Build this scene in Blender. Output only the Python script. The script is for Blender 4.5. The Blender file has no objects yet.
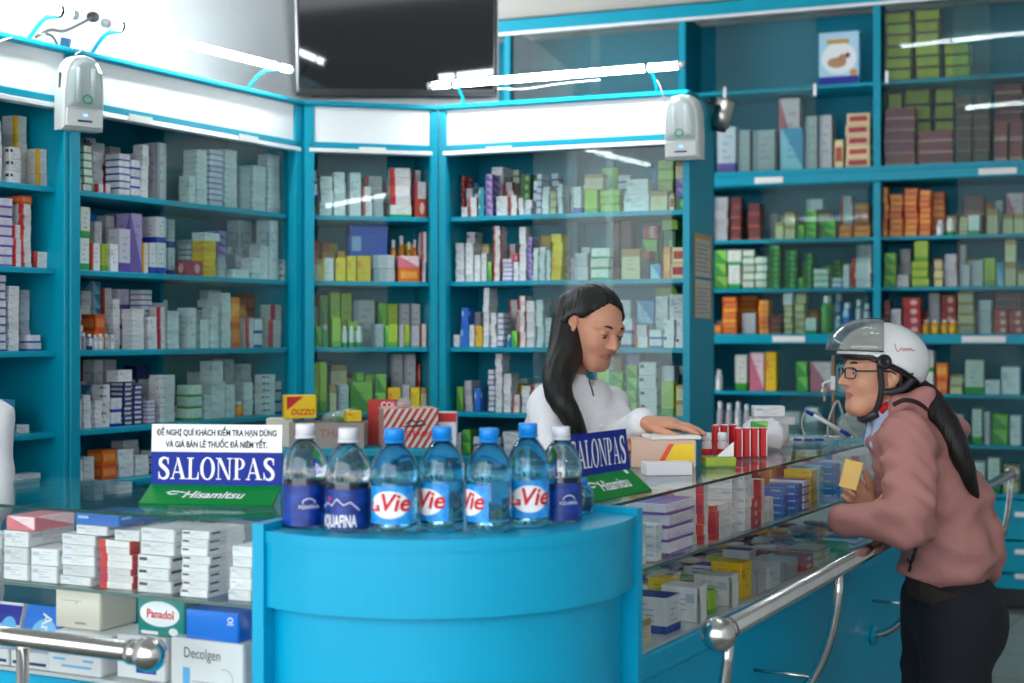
import bpy, bmesh, math, random
import numpy as np
from mathutils import Vector, Matrix
random.seed(7)
PI = math.pi
SC = bpy.context.scene
COL = SC.collection

# ------------------------------------------------------------------ camera, world, exposure
FPX, HY, H = 1450.0, 333.0, 1.48          # focal length in pixels, horizon row, camera height
cam_d = bpy.data.cameras.new('camera'); cam = bpy.data.objects.new('camera', cam_d); COL.objects.link(cam)
cam.location = (0, 0, H); cam.rotation_euler = (PI/2, 0, 0)
cam_d.sensor_width = 36; cam_d.lens = FPX/1024*36
cam_d.shift_y = -(341.5-HY)/1024
cam_d.clip_start = .05
cam_d.dof.use_dof = True; cam_d.dof.focus_distance = 3.35; cam_d.dof.aperture_fstop = 3.6
SC.camera = cam
SC.view_settings.view_transform = 'Standard'; SC.view_settings.look = 'None'
SC.view_settings.gamma = 1; SC.view_settings.use_curve_mapping = False
SC.view_settings.exposure = 0.12
SC.cycles.max_bounces = 9; SC.cycles.diffuse_bounces = 4; SC.cycles.glossy_bounces = 4
SC.cycles.transmission_bounces = 8; SC.cycles.transparent_max_bounces = 16
SC.cycles.caustics_reflective = False; SC.cycles.caustics_refractive = False
SC.cycles.sample_clamp_indirect = 6
world = bpy.data.worlds.new('overcast_street_sky'); SC.world = world; world.use_nodes = True
wb = world.node_tree.nodes['Background']
wb.inputs[0].default_value = (.93, .97, 1.0, 1); wb.inputs[1].default_value = 4.2
TUBE = 60.0                                 # strength of the fluorescent tubes

# ------------------------------------------------------------------ helpers
def P(px, py, d):
    return Vector(((px-512)/FPX*d, d, H-(py-HY)/FPX*d))

def srgb(*c):
    return tuple(((x/12.92) if x <= .04045 else ((x+.055)/1.055)**2.4) for x in c)

def mesh(name, verts, faces, mats, parent=None, smooth=False, fm=None, uvs=None):
    me = bpy.data.meshes.new(name); me.from_pydata([tuple(v) for v in verts], [], faces)
    for m in (mats if isinstance(mats, (list, tuple)) else [mats]): me.materials.append(m)
    if fm is not None: me.polygons.foreach_set('material_index', fm)
    if smooth: me.polygons.foreach_set('use_smooth', [True]*len(me.polygons))
    if uvs is not None:
        l = me.uv_layers.new(name='UVMap'); l.data.foreach_set('uv', np.asarray(uvs, float).ravel())
    me.update()
    o = bpy.data.objects.new(name, me); COL.objects.link(o); o.parent = parent
    return o

def empty(name, loc=(0,0,0), rz=0, parent=None):
    o = bpy.data.objects.new(name, None); COL.objects.link(o); o.location = loc; o.rotation_euler = (0,0,rz)
    o.empty_display_size = .05; o.parent = parent
    return o

def tag(o, label, cat, group=None):
    o['label'] = label; o['category'] = cat
    if group: o['group'] = group
    return o

def struct(o, label=None):
    o['kind'] = 'structure'
    if label: o['label'] = label
    return o

def bm_obj(name, bm, mats, parent=None, smooth=False):
    me = bpy.data.meshes.new(name); bm.to_mesh(me); bm.free()
    for m in (mats if isinstance(mats, (list, tuple)) else [mats]): me.materials.append(m)
    if smooth: me.polygons.foreach_set('use_smooth', [True]*len(me.polygons))
    o = bpy.data.objects.new(name, me); COL.objects.link(o); o.parent = parent
    return o

def box(name, a, b, mat, parent=None, bev=.002, rz=0, seg=1):
    """box between corners a and b in the parent's coordinates"""
    bm = bmesh.new(); bmesh.ops.create_cube(bm, size=1)
    c = [(a[i]+b[i])/2 for i in range(3)]; s = [abs(b[i]-a[i]) for i in range(3)]
    for v in bm.verts: v.co = Vector((v.co.x*s[0], v.co.y*s[1], v.co.z*s[2]))
    bv = min(bev, min(s)*.45)
    if bv > 0: bmesh.ops.bevel(bm, geom=bm.edges[:], offset=bv, segments=seg, profile=.5, affect='EDGES')
    o = bm_obj(name, bm, mat, parent); o.location = c; o.rotation_euler = (0,0,rz)
    return o

def lathe(name, prof, mat, parent=None, n=24, loc=(0,0,0), smooth=True, cap=True):
    vs, fs = [], []
    for r, z in prof:
        for i in range(n):
            t = 2*PI*i/n; vs.append((r*math.cos(t), r*math.sin(t), z))
    for j in range(len(prof)-1):
        for i in range(n):
            k = (i+1) % n; fs.append((j*n+i, j*n+k, (j+1)*n+k, (j+1)*n+i))
    if cap:
        fs.append(tuple(range(n-1, -1, -1))); m = (len(prof)-1)*n; fs.append(tuple(range(m, m+n)))
    o = mesh(name, vs, fs, mat, parent, smooth); o.location = loc
    return o

def spline(pts, n=8):
    """Catmull-Rom through points"""
    p = [Vector(q) for q in pts]; p = [p[0]*2-p[1]] + p + [p[-1]*2-p[-2]]; out = []
    for i in range(1, len(p)-2):
        for k in range(n):
            t = k/n
            out.append(.5*((2*p[i]) + (p[i+1]-p[i-1])*t + (2*p[i-1]-5*p[i]+4*p[i+1]-p[i+2])*t*t + (3*p[i]-p[i-1]-3*p[i+1]+p[i+2])*t**3))
    out.append(p[-2]); return out

def tube(name, pts, r, mat, parent=None, n=10, closed=False, rad=None):
    pts = [Vector(p) for p in pts]; m = len(pts); vs, fs = [], []
    t0 = (pts[1]-pts[0]).normalized(); up = Vector((0,0,1)) if abs(t0.z) < .9 else Vector((1,0,0))
    nrm = (up - t0*up.dot(t0)).normalized()
    for i, p in enumerate(pts):
        t = (pts[min(i+1, m-1)]-pts[max(i-1, 0)]).normalized()
        nrm = (nrm - t*nrm.dot(t)).normalized(); bn = t.cross(nrm)
        rr = rad[i] if rad else r
        for k in range(n):
            a = 2*PI*k/n; vs.append(p + nrm*math.cos(a)*rr + bn*math.sin(a)*rr)
    for i in range(m-1):
        for k in range(n):
            q = (k+1) % n; fs.append((i*n+k, i*n+q, (i+1)*n+q, (i+1)*n+k))
    fs.append(tuple(range(n-1, -1, -1))); fs.append(tuple(range((m-1)*n, m*n)))
    return mesh(name, vs, fs, mat, parent, True)

def ball(name, c, r, mat, parent=None, n=20):
    bm = bmesh.new(); bmesh.ops.create_uvsphere(bm, u_segments=n, v_segments=n//2+2, radius=1)
    s = r if isinstance(r, (tuple, list)) else (r, r, r)
    for v in bm.verts: v.co = Vector((v.co.x*s[0], v.co.y*s[1], v.co.z*s[2]))
    o = bm_obj(name, bm, mat, parent, True); o.location = c; return o

def text_mesh(s, size=1.0, shear=0.0, width=1.0, bold=0.0, spacing=1.0, align='CENTER'):
    """lettering as (verts, faces), baseline on y=0, in the xy plane"""
    cu = bpy.data.curves.new('t', 'FONT'); cu.body = s; cu.size = size; cu.shear = shear; cu.align_x = align
    cu.space_character = spacing; cu.offset = bold; cu.resolution_u = 3; cu.fill_mode = 'FRONT'
    ob = bpy.data.objects.new('t', cu); COL.objects.link(ob)
    dg = bpy.context.evaluated_depsgraph_get(); me = bpy.data.meshes.new_from_object(ob.evaluated_get(dg))
    v = [(q.co.x*width, q.co.y) for q in me.vertices]; f = [tuple(p.vertices) for p in me.polygons]
    bpy.data.objects.remove(ob); bpy.data.curves.remove(cu); bpy.data.meshes.remove(me)
    return v, f

def put_text(name, s, size, mat, parent, fn, **kw):
    """lettering placed by fn(x, y) -> local point"""
    v, f = text_mesh(s, size, **kw)
    if not v: return None
    return mesh(name, [fn(x, y) for x, y in v], f, mat, parent)

def stroke(pts, ws):
    """flat ribbon along 2D points with a width at each"""
    v, f = [], []; m = len(pts)
    for i in range(m):
        a, b = Vector(pts[max(i-1,0)]).to_2d(), Vector(pts[min(i+1,m-1)]).to_2d()
        t = (b-a).normalized(); n = Vector((-t.y, t.x)); p = Vector(pts[i]).to_2d()
        v += [tuple(p+n*ws[i]/2), tuple(p-n*ws[i]/2)]
    for i in range(m-1): f.append((2*i, 2*i+1, 2*i+3, 2*i+2))
    return v, f

class Shapes2D:
    def __init__(s): s.v, s.f = [], []
    def add(s, vf, dx=0, dy=0, k=1.0, kx=None):
        b = len(s.v); kx = k if kx is None else kx
        s.v += [(x*kx+dx, y*k+dy) for x, y in vf[0]]; s.f += [tuple(i+b for i in q) for q in vf[1]]; return s
    def poly(s, *p): b = len(s.v); s.v += list(p); s.f.append(tuple(range(b, b+len(p)))); return s
    def rect(s, x0, y0, x1, y1): return s.poly((x0,y0),(x1,y0),(x1,y1),(x0,y1))
    def ring(s, cx, cy, rx, ry, ix, iy, a0=0, a1=2*PI, n=28):
        v, f = [], []
        for i in range(n+1):
            t = a0+(a1-a0)*i/n
            v += [(cx+rx*math.cos(t), cy+ry*math.sin(t)), (cx+ix*math.cos(t), cy+iy*math.sin(t))]
        for i in range(n): f.append((2*i, 2*i+1, 2*i+3, 2*i+2))
        return s.add((v, f))
    def disc(s, cx, cy, rx, ry, n=24): return s.poly(*[(cx+rx*math.cos(2*PI*i/n), cy+ry*math.sin(2*PI*i/n)) for i in range(n)])
    def obj(s, name, mat, parent, fn): return mesh(name, [fn(x, y) for x, y in s.v], s.f, mat, parent)

def serif_letter(c):
    g = Shapes2D()
    if c == 'L':
        g.rect(.12,0,.30,1).rect(.02,.95,.42,1).rect(.02,0,.70,.05).poly((.52,0),(.72,0),(.72,.34),(.68,.34),(.62,.10)); w = .74
    elif c == 'P':
        g.rect(.12,0,.30,1).rect(.02,0,.44,.05).rect(.02,.95,.34,1).ring(.34,.73,.36,.27,.18,.22,-PI/2,PI/2).rect(.28,.46,.36,.51).rect(.28,.95,.36,1); w = .72
    elif c == 'N':
        g.rect(.13,0,.19,1).rect(.02,0,.32,.05).rect(.0,.95,.2,1).poly((.08,1),(.30,1),(.86,0),(.72,0)).rect(.79,0,.86,1).rect(.67,.95,.99,1); w = .98
    elif c == 'A':
        g.poly((.08,0),(.15,0),(.46,.96),(.42,1)).poly((.36,1),(.50,1),(.88,0),(.66,0)).rect(.2,.29,.7,.35).rect(.0,0,.25,.05).rect(.56,0,.97,.05); w = .93
    elif c == 'O':
        g.ring(.45,.5,.44,.53,.25,.47); w = .9
    elif c == 'S':
        pts = spline([(.64,.80,0),(.56,.95,0),(.38,.98,0),(.20,.89,0),(.17,.73,0),(.30,.59,0),(.48,.47,0),(.62,.31,0),(.58,.11,0),(.38,.02,0),(.20,.07,0),(.10,.24,0)], 4)
        n = len(pts); ws = [.06+.15*max(0, math.sin(PI*i/(n-1)))**1.0*(1 if .22 < i/(n-1) < .78 else .45) for i in range(n)]
        ws = [(ws[max(i-2,0)]+ws[max(i-1,0)]+ws[i]+ws[min(i+1,n-1)]+ws[min(i+2,n-1)])/5 for i in range(n)]
        g.add(stroke([(p.x,p.y) for p in pts], ws)).rect(.62,.68,.67,1).rect(.07,0,.12,.34); w = .74
    else:
        g.rect(0,0,.1,.1); w = .14
    return g, w

def serif_word(s):
    g = Shapes2D(); x = 0
    for c in s:
        l, w = serif_letter(c); g.add((l.v, l.f), dx=x); x += w+.05
    return g, x-.05

class Fr:
    """upright front plane: origin, direction along the front (x), depth behind it (y), z up"""
    def __init__(self, o, ang):
        self.o = Vector((o[0], o[1])); self.a = ang
        self.u = Vector((math.cos(ang), math.sin(ang))); self.v = Vector((-math.sin(ang), math.cos(ang)))
    def s(self, px, v=0.):
        k = (px-512)/FPX; o = self.o+self.v*v
        return (k*o.y-o.x)/(self.u.x-k*self.u.y)
    def Y(self, px, v=0.):
        return (self.o+self.v*v+self.u*self.s(px, v)).y
    def z(self, px, py, v=0.):
        return H-(py-HY)/FPX*self.Y(px, v)
    def w(self, s, v=0., z=0.):
        q = self.o+self.u*s+self.v*v; return Vector((q.x, q.y, z))
    def at(self, px, py, v=0.):
        return self.w(self.s(px, v), v, self.z(px, py, v))
    def loc(self, p):
        q = Vector((p[0], p[1]))-self.o; return Vector((q.dot(self.u), q.dot(self.v), p[2]))
    def empty(self, name, s=0., v=0., z=0.):
        return empty(name, self.w(s, v, z), self.a)

# ------------------------------------------------------------------ materials
MATS = {}
def nt(name):
    m = bpy.data.materials.new(name); m.use_nodes = True; MATS[name] = m
    return m, m.node_tree.nodes, m.node_tree.links, m.node_tree.nodes['Principled BSDF']

def mat(name, col, rough=.5, metal=0., spec=.5, noise=0., nscale=8., bump=0., bscale=40., emit=0., alpha=1., trans=0., ior=1.45, coat=0., sheen=0., sub=0.):
    m, N, L, b = nt(name)
    b.inputs['Base Color'].default_value = (*col, 1); b.inputs['Roughness'].default_value = rough
    b.inputs['Metallic'].default_value = metal; b.inputs['Specular IOR Level'].default_value = spec
    b.inputs['IOR'].default_value = ior; b.inputs['Transmission Weight'].default_value = trans
    b.inputs['Coat Weight'].default_value = coat; b.inputs['Sheen Weight'].default_value = sheen
    if sub: b.inputs['Subsurface Weight'].default_value = sub; b.inputs['Subsurface Radius'].default_value = (.01,.004,.002); b.inputs['Subsurface Scale'].default_value = 1
    if emit: b.inputs['Emission Color'].default_value = (*col, 1); b.inputs['Emission Strength'].default_value = emit
    if noise or bump:
        tc = N.new('ShaderNodeTexCoord')
    if noise:
        n = N.new('ShaderNodeTexNoise'); n.inputs['Scale'].default_value = nscale; n.inputs['Detail'].default_value = 5
        L.new(tc.outputs['Object'], n.inputs['Vector'])
        r = N.new('ShaderNodeMapRange'); r.inputs[1].default_value = .3; r.inputs[2].default_value = .7
        r.inputs[3].default_value = 1-noise; r.inputs[4].default_value = 1+noise*.6
        L.new(n.outputs['Fac'], r.inputs[0])
        mx = N.new('ShaderNodeMix'); mx.data_type = 'RGBA'; mx.blend_type = 'MULTIPLY'; mx.inputs[0].default_value = 1
        mx.inputs[6].default_value = (*col, 1); L.new(r.outputs[0], mx.inputs[7]); L.new(mx.outputs[2], b.inputs['Base Color'])
        r2 = N.new('ShaderNodeMapRange'); r2.inputs[3].default_value = rough*.8; r2.inputs[4].default_value = min(1, rough*1.25)
        L.new(n.outputs['Fac'], r2.inputs[0]); L.new(r2.outputs[0], b.inputs['Roughness'])
    if bump:
        n2 = N.new('ShaderNodeTexNoise'); n2.inputs['Scale'].default_value = bscale; n2.inputs['Detail'].default_value = 3
        L.new(tc.outputs['Object'], n2.inputs['Vector'])
        bp = N.new('ShaderNodeBump'); bp.inputs['Strength'].default_value = bump; bp.inputs['Distance'].default_value = .01
        L.new(n2.outputs['Fac'], bp.inputs['Height']); L.new(bp.outputs[0], b.inputs['Normal'])
    return m

def glass_pane(name, tint, refl=1.0, rough=.0, haze=0.0):
    """thin pane: lets light straight through, mirrors by Fresnel"""
    m = bpy.data.materials.new(name); m.use_nodes = True; N, L = m.node_tree.nodes, m.node_tree.links; N.clear()
    out = N.new('ShaderNodeOutputMaterial'); t = N.new('ShaderNodeBsdfTransparent'); t.inputs[0].default_value = (*tint, 1)
    g = N.new('ShaderNodeBsdfGlossy'); g.inputs['Roughness'].default_value = rough; g.inputs['Color'].default_value = (1,1,1,1)
    lw = N.new('ShaderNodeLayerWeight'); lw.inputs[0].default_value = .5
    pw = N.new('ShaderNodeMath'); pw.operation = 'POWER'; pw.inputs[1].default_value = 5; L.new(lw.outputs['Facing'], pw.inputs[0])
    ml = N.new('ShaderNodeMath'); ml.operation = 'MULTIPLY_ADD'; ml.inputs[1].default_value = .9*refl; ml.inputs[2].default_value = .022*refl; L.new(pw.outputs[0], ml.inputs[0])
    mx = N.new('ShaderNodeMixShader'); L.new(ml.outputs[0], mx.inputs[0]); L.new(t.outputs[0], mx.inputs[1]); L.new(g.outputs[0], mx.inputs[2])
    last = mx.outputs[0]
    if haze:
        d = N.new('ShaderNodeBsdfDiffuse'); d.inputs[0].default_value = (.62,.72,.72,1)
        m2 = N.new('ShaderNodeMixShader'); m2.inputs[0].default_value = haze; L.new(last, m2.inputs[1]); L.new(d.outputs[0], m2.inputs[2]); last = m2.outputs[0]
    L.new(last, out.inputs[0]); MATS[name] = m; return m

def print_mat(name, base, acc, pat, txt=(.12,.13,.2), rough=.42, tx=.5):
    """printed carton board: colour fields and rows of fine print laid out in UV"""
    m, N, L, b = nt(name); b.inputs['Roughness'].default_value = rough
    uv = N.new('ShaderNodeUVMap'); sx = N.new('ShaderNodeSeparateXYZ'); L.new(uv.outputs[0], sx.inputs[0])
    oi = N.new('ShaderNodeObjectInfo'); ge = N.new('ShaderNodeNewGeometry')
    def M(op, a, c=None, d=None):
        n = N.new('ShaderNodeMath'); n.operation = op
        for i, q in enumerate((a, c, d)):
            if q is None: continue
            if isinstance(q, (int, float)): n.inputs[i].default_value = q
            else: L.new(q, n.inputs[i])
        return n.outputs[0]
    rnd = M('FRACT', M('ADD', oi.outputs['Random'], ge.outputs['Random Per Island']))
    u, v = sx.outputs[0], sx.outputs[1]
    def rng(x, a, c): return M('MULTIPLY', M('GREATER_THAN', x, a), M('LESS_THAN', x, c))
    def mix(f, A, B):
        n = N.new('ShaderNodeMix'); n.data_type = 'RGBA'
        L.new(f, n.inputs[0])
        for i, q in ((6, A), (7, B)):
            if isinstance(q, tuple): n.inputs[i].default_value = (*q, 1)
            else: L.new(q, n.inputs[i])
        return n.outputs[2]
    one = M('ADD', 1.0, 0.0)
    if pat == 0: f = M('MULTIPLY', rng(u, .06, .3), rng(v, .55, .8))
    elif pat == 1: f = rng(v, -1, .22)
    elif pat == 2: f = rng(v, .74, 2)
    elif pat == 3: f = rng(u, -1, .24)
    elif pat == 4:
        du = M('MULTIPLY', M('SUBTRACT', u, .62), 1.6); dv = M('SUBTRACT', v, .5)
        f = M('LESS_THAN', M('ADD', M('MULTIPLY', du, du), M('MULTIPLY', dv, dv)), .1)
    elif pat == 5: f = M('GREATER_THAN', M('ADD', u, v), 1.05)
    elif pat == 6: f = M('MAXIMUM', M('MAXIMUM', rng(u, -1, .05), rng(u, .95, 2)), M('MAXIMUM', rng(v, -1, .1), rng(v, .9, 2)))
    elif pat == 7: f = M('MULTIPLY', rng(M('FRACT', M('ADD', M('MULTIPLY', u, 3.), M('MULTIPLY', v, 2.))), .0, .45), one)
    elif pat == 8: f = M('MULTIPLY', rng(u, .12, .88), rng(v, .25, .75))
    else: f = M('MULTIPLY', one, 0.0)
    c = mix(f, base, acc)
    rows = M('LESS_THAN', M('FRACT', M('MULTIPLY', v, 6.5)), .36)
    cut = M('ADD', .45, M('MULTIPLY', M('FRACT', M('MULTIPLY', M('FLOOR', M('MULTIPLY', v, 6.5)), .37)), .42))
    ln = M('MULTIPLY', M('MULTIPLY', rows, rng(v, .22, .82)), M('MULTIPLY', M('GREATER_THAN', u, .3), M('LESS_THAN', u, cut)))
    nz = N.new('ShaderNodeTexNoise'); nz.inputs['Scale'].default_value = 26
    mp = N.new('ShaderNodeMapping'); mp.inputs['Scale'].default_value = (1, .12, 1); L.new(uv.outputs[0], mp.inputs[0]); L.new(mp.outputs[0], nz.inputs['Vector'])
    ln = M('MULTIPLY', M('MULTIPLY', ln, M('GREATER_THAN', nz.outputs['Fac'], .45)), tx)
    c = mix(ln, c, txt)
    hv = N.new('ShaderNodeHueSaturation'); L.new(c, hv.inputs['Color'])
    L.new(M('ADD', .78, M('MULTIPLY', rnd, .26)), hv.inputs['Value']); L.new(M('ADD', .485, M('MULTIPLY', rnd, .03)), hv.inputs['Hue'])
    L.new(hv.outputs[0], b.inputs['Base Color'])
    return m

BLUE = srgb(.02,.58,.76)
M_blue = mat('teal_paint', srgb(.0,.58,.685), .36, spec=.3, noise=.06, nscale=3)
M_kiosk = mat('daylit_teal_paint', srgb(.0,.625,.785), .35, spec=.35, noise=.05, nscale=4)  # same paint as the cabinets, with the stronger daylight put into its colour
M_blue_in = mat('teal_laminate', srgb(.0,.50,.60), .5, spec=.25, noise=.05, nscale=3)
M_white_panel = mat('white_sign_panel', (.82,.84,.85), .35)
M_wall = mat('white_plaster', (.74,.74,.75), .8, noise=.04, nscale=2, bump=.15, bscale=30)
M_ceil = mat('ceiling_paint', (.62,.62,.60), .9, noise=.05)
M_soffit = mat('beige_soffit', (.42,.41,.38), .8, noise=.08, nscale=3)
M_alu = mat('aluminium_track', (.82,.84,.86), .4, .5)
M_glass = glass_pane('cabinet_glass', (.88,.96,.95), .7, haze=.02)
M_glass_low = glass_pane('wall_cabinet_glass', (.84,.93,.92), .12, haze=.02)
M_glass_top = glass_pane('counter_glass', (.975,.992,.988), .8)
M_glass_edge = mat('glass_edge', srgb(.03,.25,.24), .1)
M_steel = mat('stainless_steel', (.62,.60,.58), .19, 1.0, noise=.08, nscale=20)
M_white = mat('white_plastic', (.78,.79,.80), .35)
M_offwhite = mat('ivory_plastic', (.62,.64,.62), .4)
M_paper = mat('white_paper', (.80,.79,.76), .7)
M_black = mat('black_plastic', (.012,.012,.014), .3)
M_dark = mat('dark_plastic', (.03,.03,.035), .4)
M_blackink = mat('black_ink', (.015,.015,.02), .5)
M_whiteink = mat('white_ink', (.85,.86,.88), .5)
M_blueink = mat('blue_ink', srgb(.03,.13,.60), .4)
M_redink = mat('red_ink', srgb(.80,.06,.12), .45)
M_tube = mat('fluorescent_tube', (.90,.98,1.0), .3, emit=TUBE)
M_tube_hung = mat('hung_fluorescent_tube', (.90,.98,1.0), .3, emit=TUBE*.62)
M_key = mat('key_metal', (.7,.68,.6), .3, 1.0)

STY = {  # code: (words, base, accent, pattern)
 'w': ('white', (.76,.77,.78), (.45,.52,.62), 0), 'b': ('white and blue', (.74,.76,.80), srgb(.08,.22,.66), 1), 'r': ('white and red', (.76,.74,.73), srgb(.78,.12,.14), 3),
 'g': ('white and green', (.72,.78,.70), srgb(.10,.60,.22), 1), 'y': ('white box with yellow marks', (.76,.76,.75), srgb(.93,.72,.1), 3), 'p': ('white and purple', (.70,.68,.78), srgb(.42,.26,.65), 1),
 't': ('pale blue', srgb(.62,.82,.90), srgb(.25,.60,.78), 5), 'x': ('white and black', (.76,.77,.78), (.02,.02,.03), 0),
 'Y': ('yellow', srgb(.95,.78,.12), srgb(.90,.55,.05), 0), 'O': ('orange', srgb(.90,.42,.08), srgb(.97,.62,.25), 8), 'G': ('green', srgb(.22,.60,.20), srgb(.55,.80,.30), 5),
 'D': ('dark green', srgb(.07,.40,.16), srgb(.45,.75,.35), 4), 'R': ('red', srgb(.72,.12,.13), srgb(.92,.72,.68), 4), 'B': ('blue', srgb(.06,.42,.82), srgb(.65,.82,.95), 0),
 'N': ('navy blue', srgb(.07,.16,.42), (.7,.72,.78), 8), 'P': ('purple', srgb(.45,.36,.66), srgb(.70,.62,.82), 5), 'L': ('lime green', srgb(.66,.78,.22), srgb(.40,.64,.18), 1),
 'K': ('pink', srgb(.84,.44,.52), srgb(.95,.82,.84), 5), 'T': ('turquoise', srgb(.05,.60,.66), srgb(.8,.95,.95), 0), 'C': ('cream', srgb(.84,.80,.62), srgb(.70,.55,.30), 2),
 'S': ('grey', (.48,.49,.50), (.30,.32,.38), 3), 'M': ('maroon', srgb(.42,.16,.16), srgb(.70,.35,.28), 1), 'X': ('black', srgb(.07,.08,.10), srgb(.6,.1,.12), 2),
 'l': ('yellow green', srgb(.66,.68,.16), srgb(.36,.14,.20), 6), 'V': ('wrapped maroon', srgb(.56,.20,.24), srgb(.78,.55,.55), 1), 'e': ('red and cream', srgb(.90,.80,.62), srgb(.70,.14,.10), 8),
}
for k, (wd, b_, a_, p_) in STY.items():
    print_mat('carton_'+wd.replace(' ', '_'), b_, a_, p_); STY[k] = (wd, MATS['carton_'+wd.replace(' ', '_')])

# carton mesh: unit box with rounded edges, UV on every side
def carton_mesh(name, m):
    bm = bmesh.new(); bmesh.ops.create_cube(bm, size=1)
    bmesh.ops.bevel(bm, geom=bm.edges[:], offset=.022, segments=1, affect='EDGES')
    uvl = bm.loops.layers.uv.new('UVMap')
    for f in bm.faces:
        n = f.normal; a = max(range(3), key=lambda i: abs(n[i]))
        for l in f.loops:
            c = l.vert.co
            l[uvl].uv = {0: (c.y+.5, c.z+.5), 1: (c.x+.5, c.z+.5), 2: (c.x*.5+.5, c.y*.1+.05)}[a]
    for v in bm.verts: v.co.z += .5
    me = bpy.data.meshes.new(name); bm.to_mesh(me); bm.free(); me.materials.append(m); return me
CARTON = {k: carton_mesh('carton', v[1]) for k, v in STY.items()}
# ------------------------------------------------------------------ frames of the furniture
A_L = math.radians(60.6); A_R = math.radians(-21.8)
def XY(px, d): return ((px-512)/FPX*d, d)
FL = Fr(XY(297, 5.29), A_L)               # long cabinet along the side wall
FC = Fr(XY(304, 5.305), math.radians(15.0))   # corner cabinet
FR = Fr(XY(439, 5.43), A_R)               # cabinet behind the pharmacist
FB = Fr(XY(1010, 7.80), A_R)              # wall cabinets at the back
FK = Fr(XY(262, 2.424), math.radians(-25.7))  # short counter
FQ = Fr(XY(637, .315*1450/164.9), A_L)        # long counter
FT = Fr(XY(297, 5.88), math.radians(2))       # television
e1 = FL.u; e2 = -FL.v
ROOM = Fr((0, 0), A_L)                    # room axes: x = depth of the shop, y = towards the side wall
CEIL = 3.95

# ------------------------------------------------------------------ lamps that the shop has besides those in view
def lamp_tube(name, p0, p1, label, r=.013, m=None):
    p0, p1 = Vector(p0), Vector(p1); c = (p0+p1)/2
    e = empty(name, c); ax = (p1-p0).normalized(); q0, q1 = p0-c, p1-c
    off = '_offscreen' if name.endswith('_offscreen') else ''
    tube('glass_tube'+off, [q0+ax*.02, q1-ax*.02], r, m or M_tube, e, 12)
    for q, s in ((q0, 1), (q1, -1)): tube('end_cap', [q, q+ax*.022*s], r*1.04, M_alu, e, 12)
    tag(e, label, 'lamp'); return e

# ------------------------------------------------------------------ structure
def room_box(name, x0, x1, y0, y1, z0, z1, m, fr=ROOM):
    e = box(name, (x0, y0, z0), (x1, y1, z1), m, None, 0)
    c = fr.w((x0+x1)/2, (y0+y1)/2, (z0+z1)/2); e.location = c; e.rotation_euler = (0, 0, fr.a); return struct(e)
wl = FL.loc  # side wall lies .38 behind the long cabinet
yw = ROOM.loc((*FL.w(0, .38).to_2d(), 0)).y
M_floor = mat('floor_tile', srgb(.50,.53,.50), .35, noise=.08, nscale=2)
fl = room_box('floor', -9, 10.6, -6.5, 5.0, -.12, -.012, mat('floor_bed', srgb(.34,.36,.34), .8))
struct(fl, 'grey tiled shop floor')
room_box('ceiling', -1.2, 10.6, -1.8, 5.0, CEIL, CEIL+.1, M_ceil)
room_box('wall_left', -1.2, ROOM.loc((*FT.w(0,.2).to_2d(),0)).x+.1, yw, yw+.12, 0, CEIL, M_wall)
room_box('wall_right', -1.2, 10.4, -1.72, -1.6, 0, CEIL, M_wall)
room_box('wall_back', -5.2, 3.4, .56, .68, 0, CEIL, M_wall, FB)
room_box('wall_pillar', -.16, .82, .10, 1.2, 0, CEIL, M_wall, FT)
room_box('trim_1', -4.6, 3.3, .02, .55, FB.z(700, 8)+.04, CEIL, M_soffit, FB)
room_box('trim_2', -1.25, -1.1, -1.6, yw, 3.3, CEIL, M_wall)
# floor tiles, cut as single slabs where the camera sees the floor
bm = bmesh.new(); bmesh.ops.create_cube(bm, size=1)
bmesh.ops.bevel(bm, geom=bm.edges[:], offset=.01, segments=1, affect='EDGES')
tm = bpy.data.meshes.new('tile'); bm.to_mesh(tm); bm.free(); tm.materials.append(M_floor)
for i in range(12):
    for j in range(7):
        a, b = 2.2+i*.5, -1.35+j*.5
        t = bpy.data.objects.new('tile', tm); COL.objects.link(t); t.parent = fl
        w = ROOM.w(a, b, -.0062); t.location = fl.matrix_basis.inverted() @ w; t.scale = (.494, .494, .012)

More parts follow.
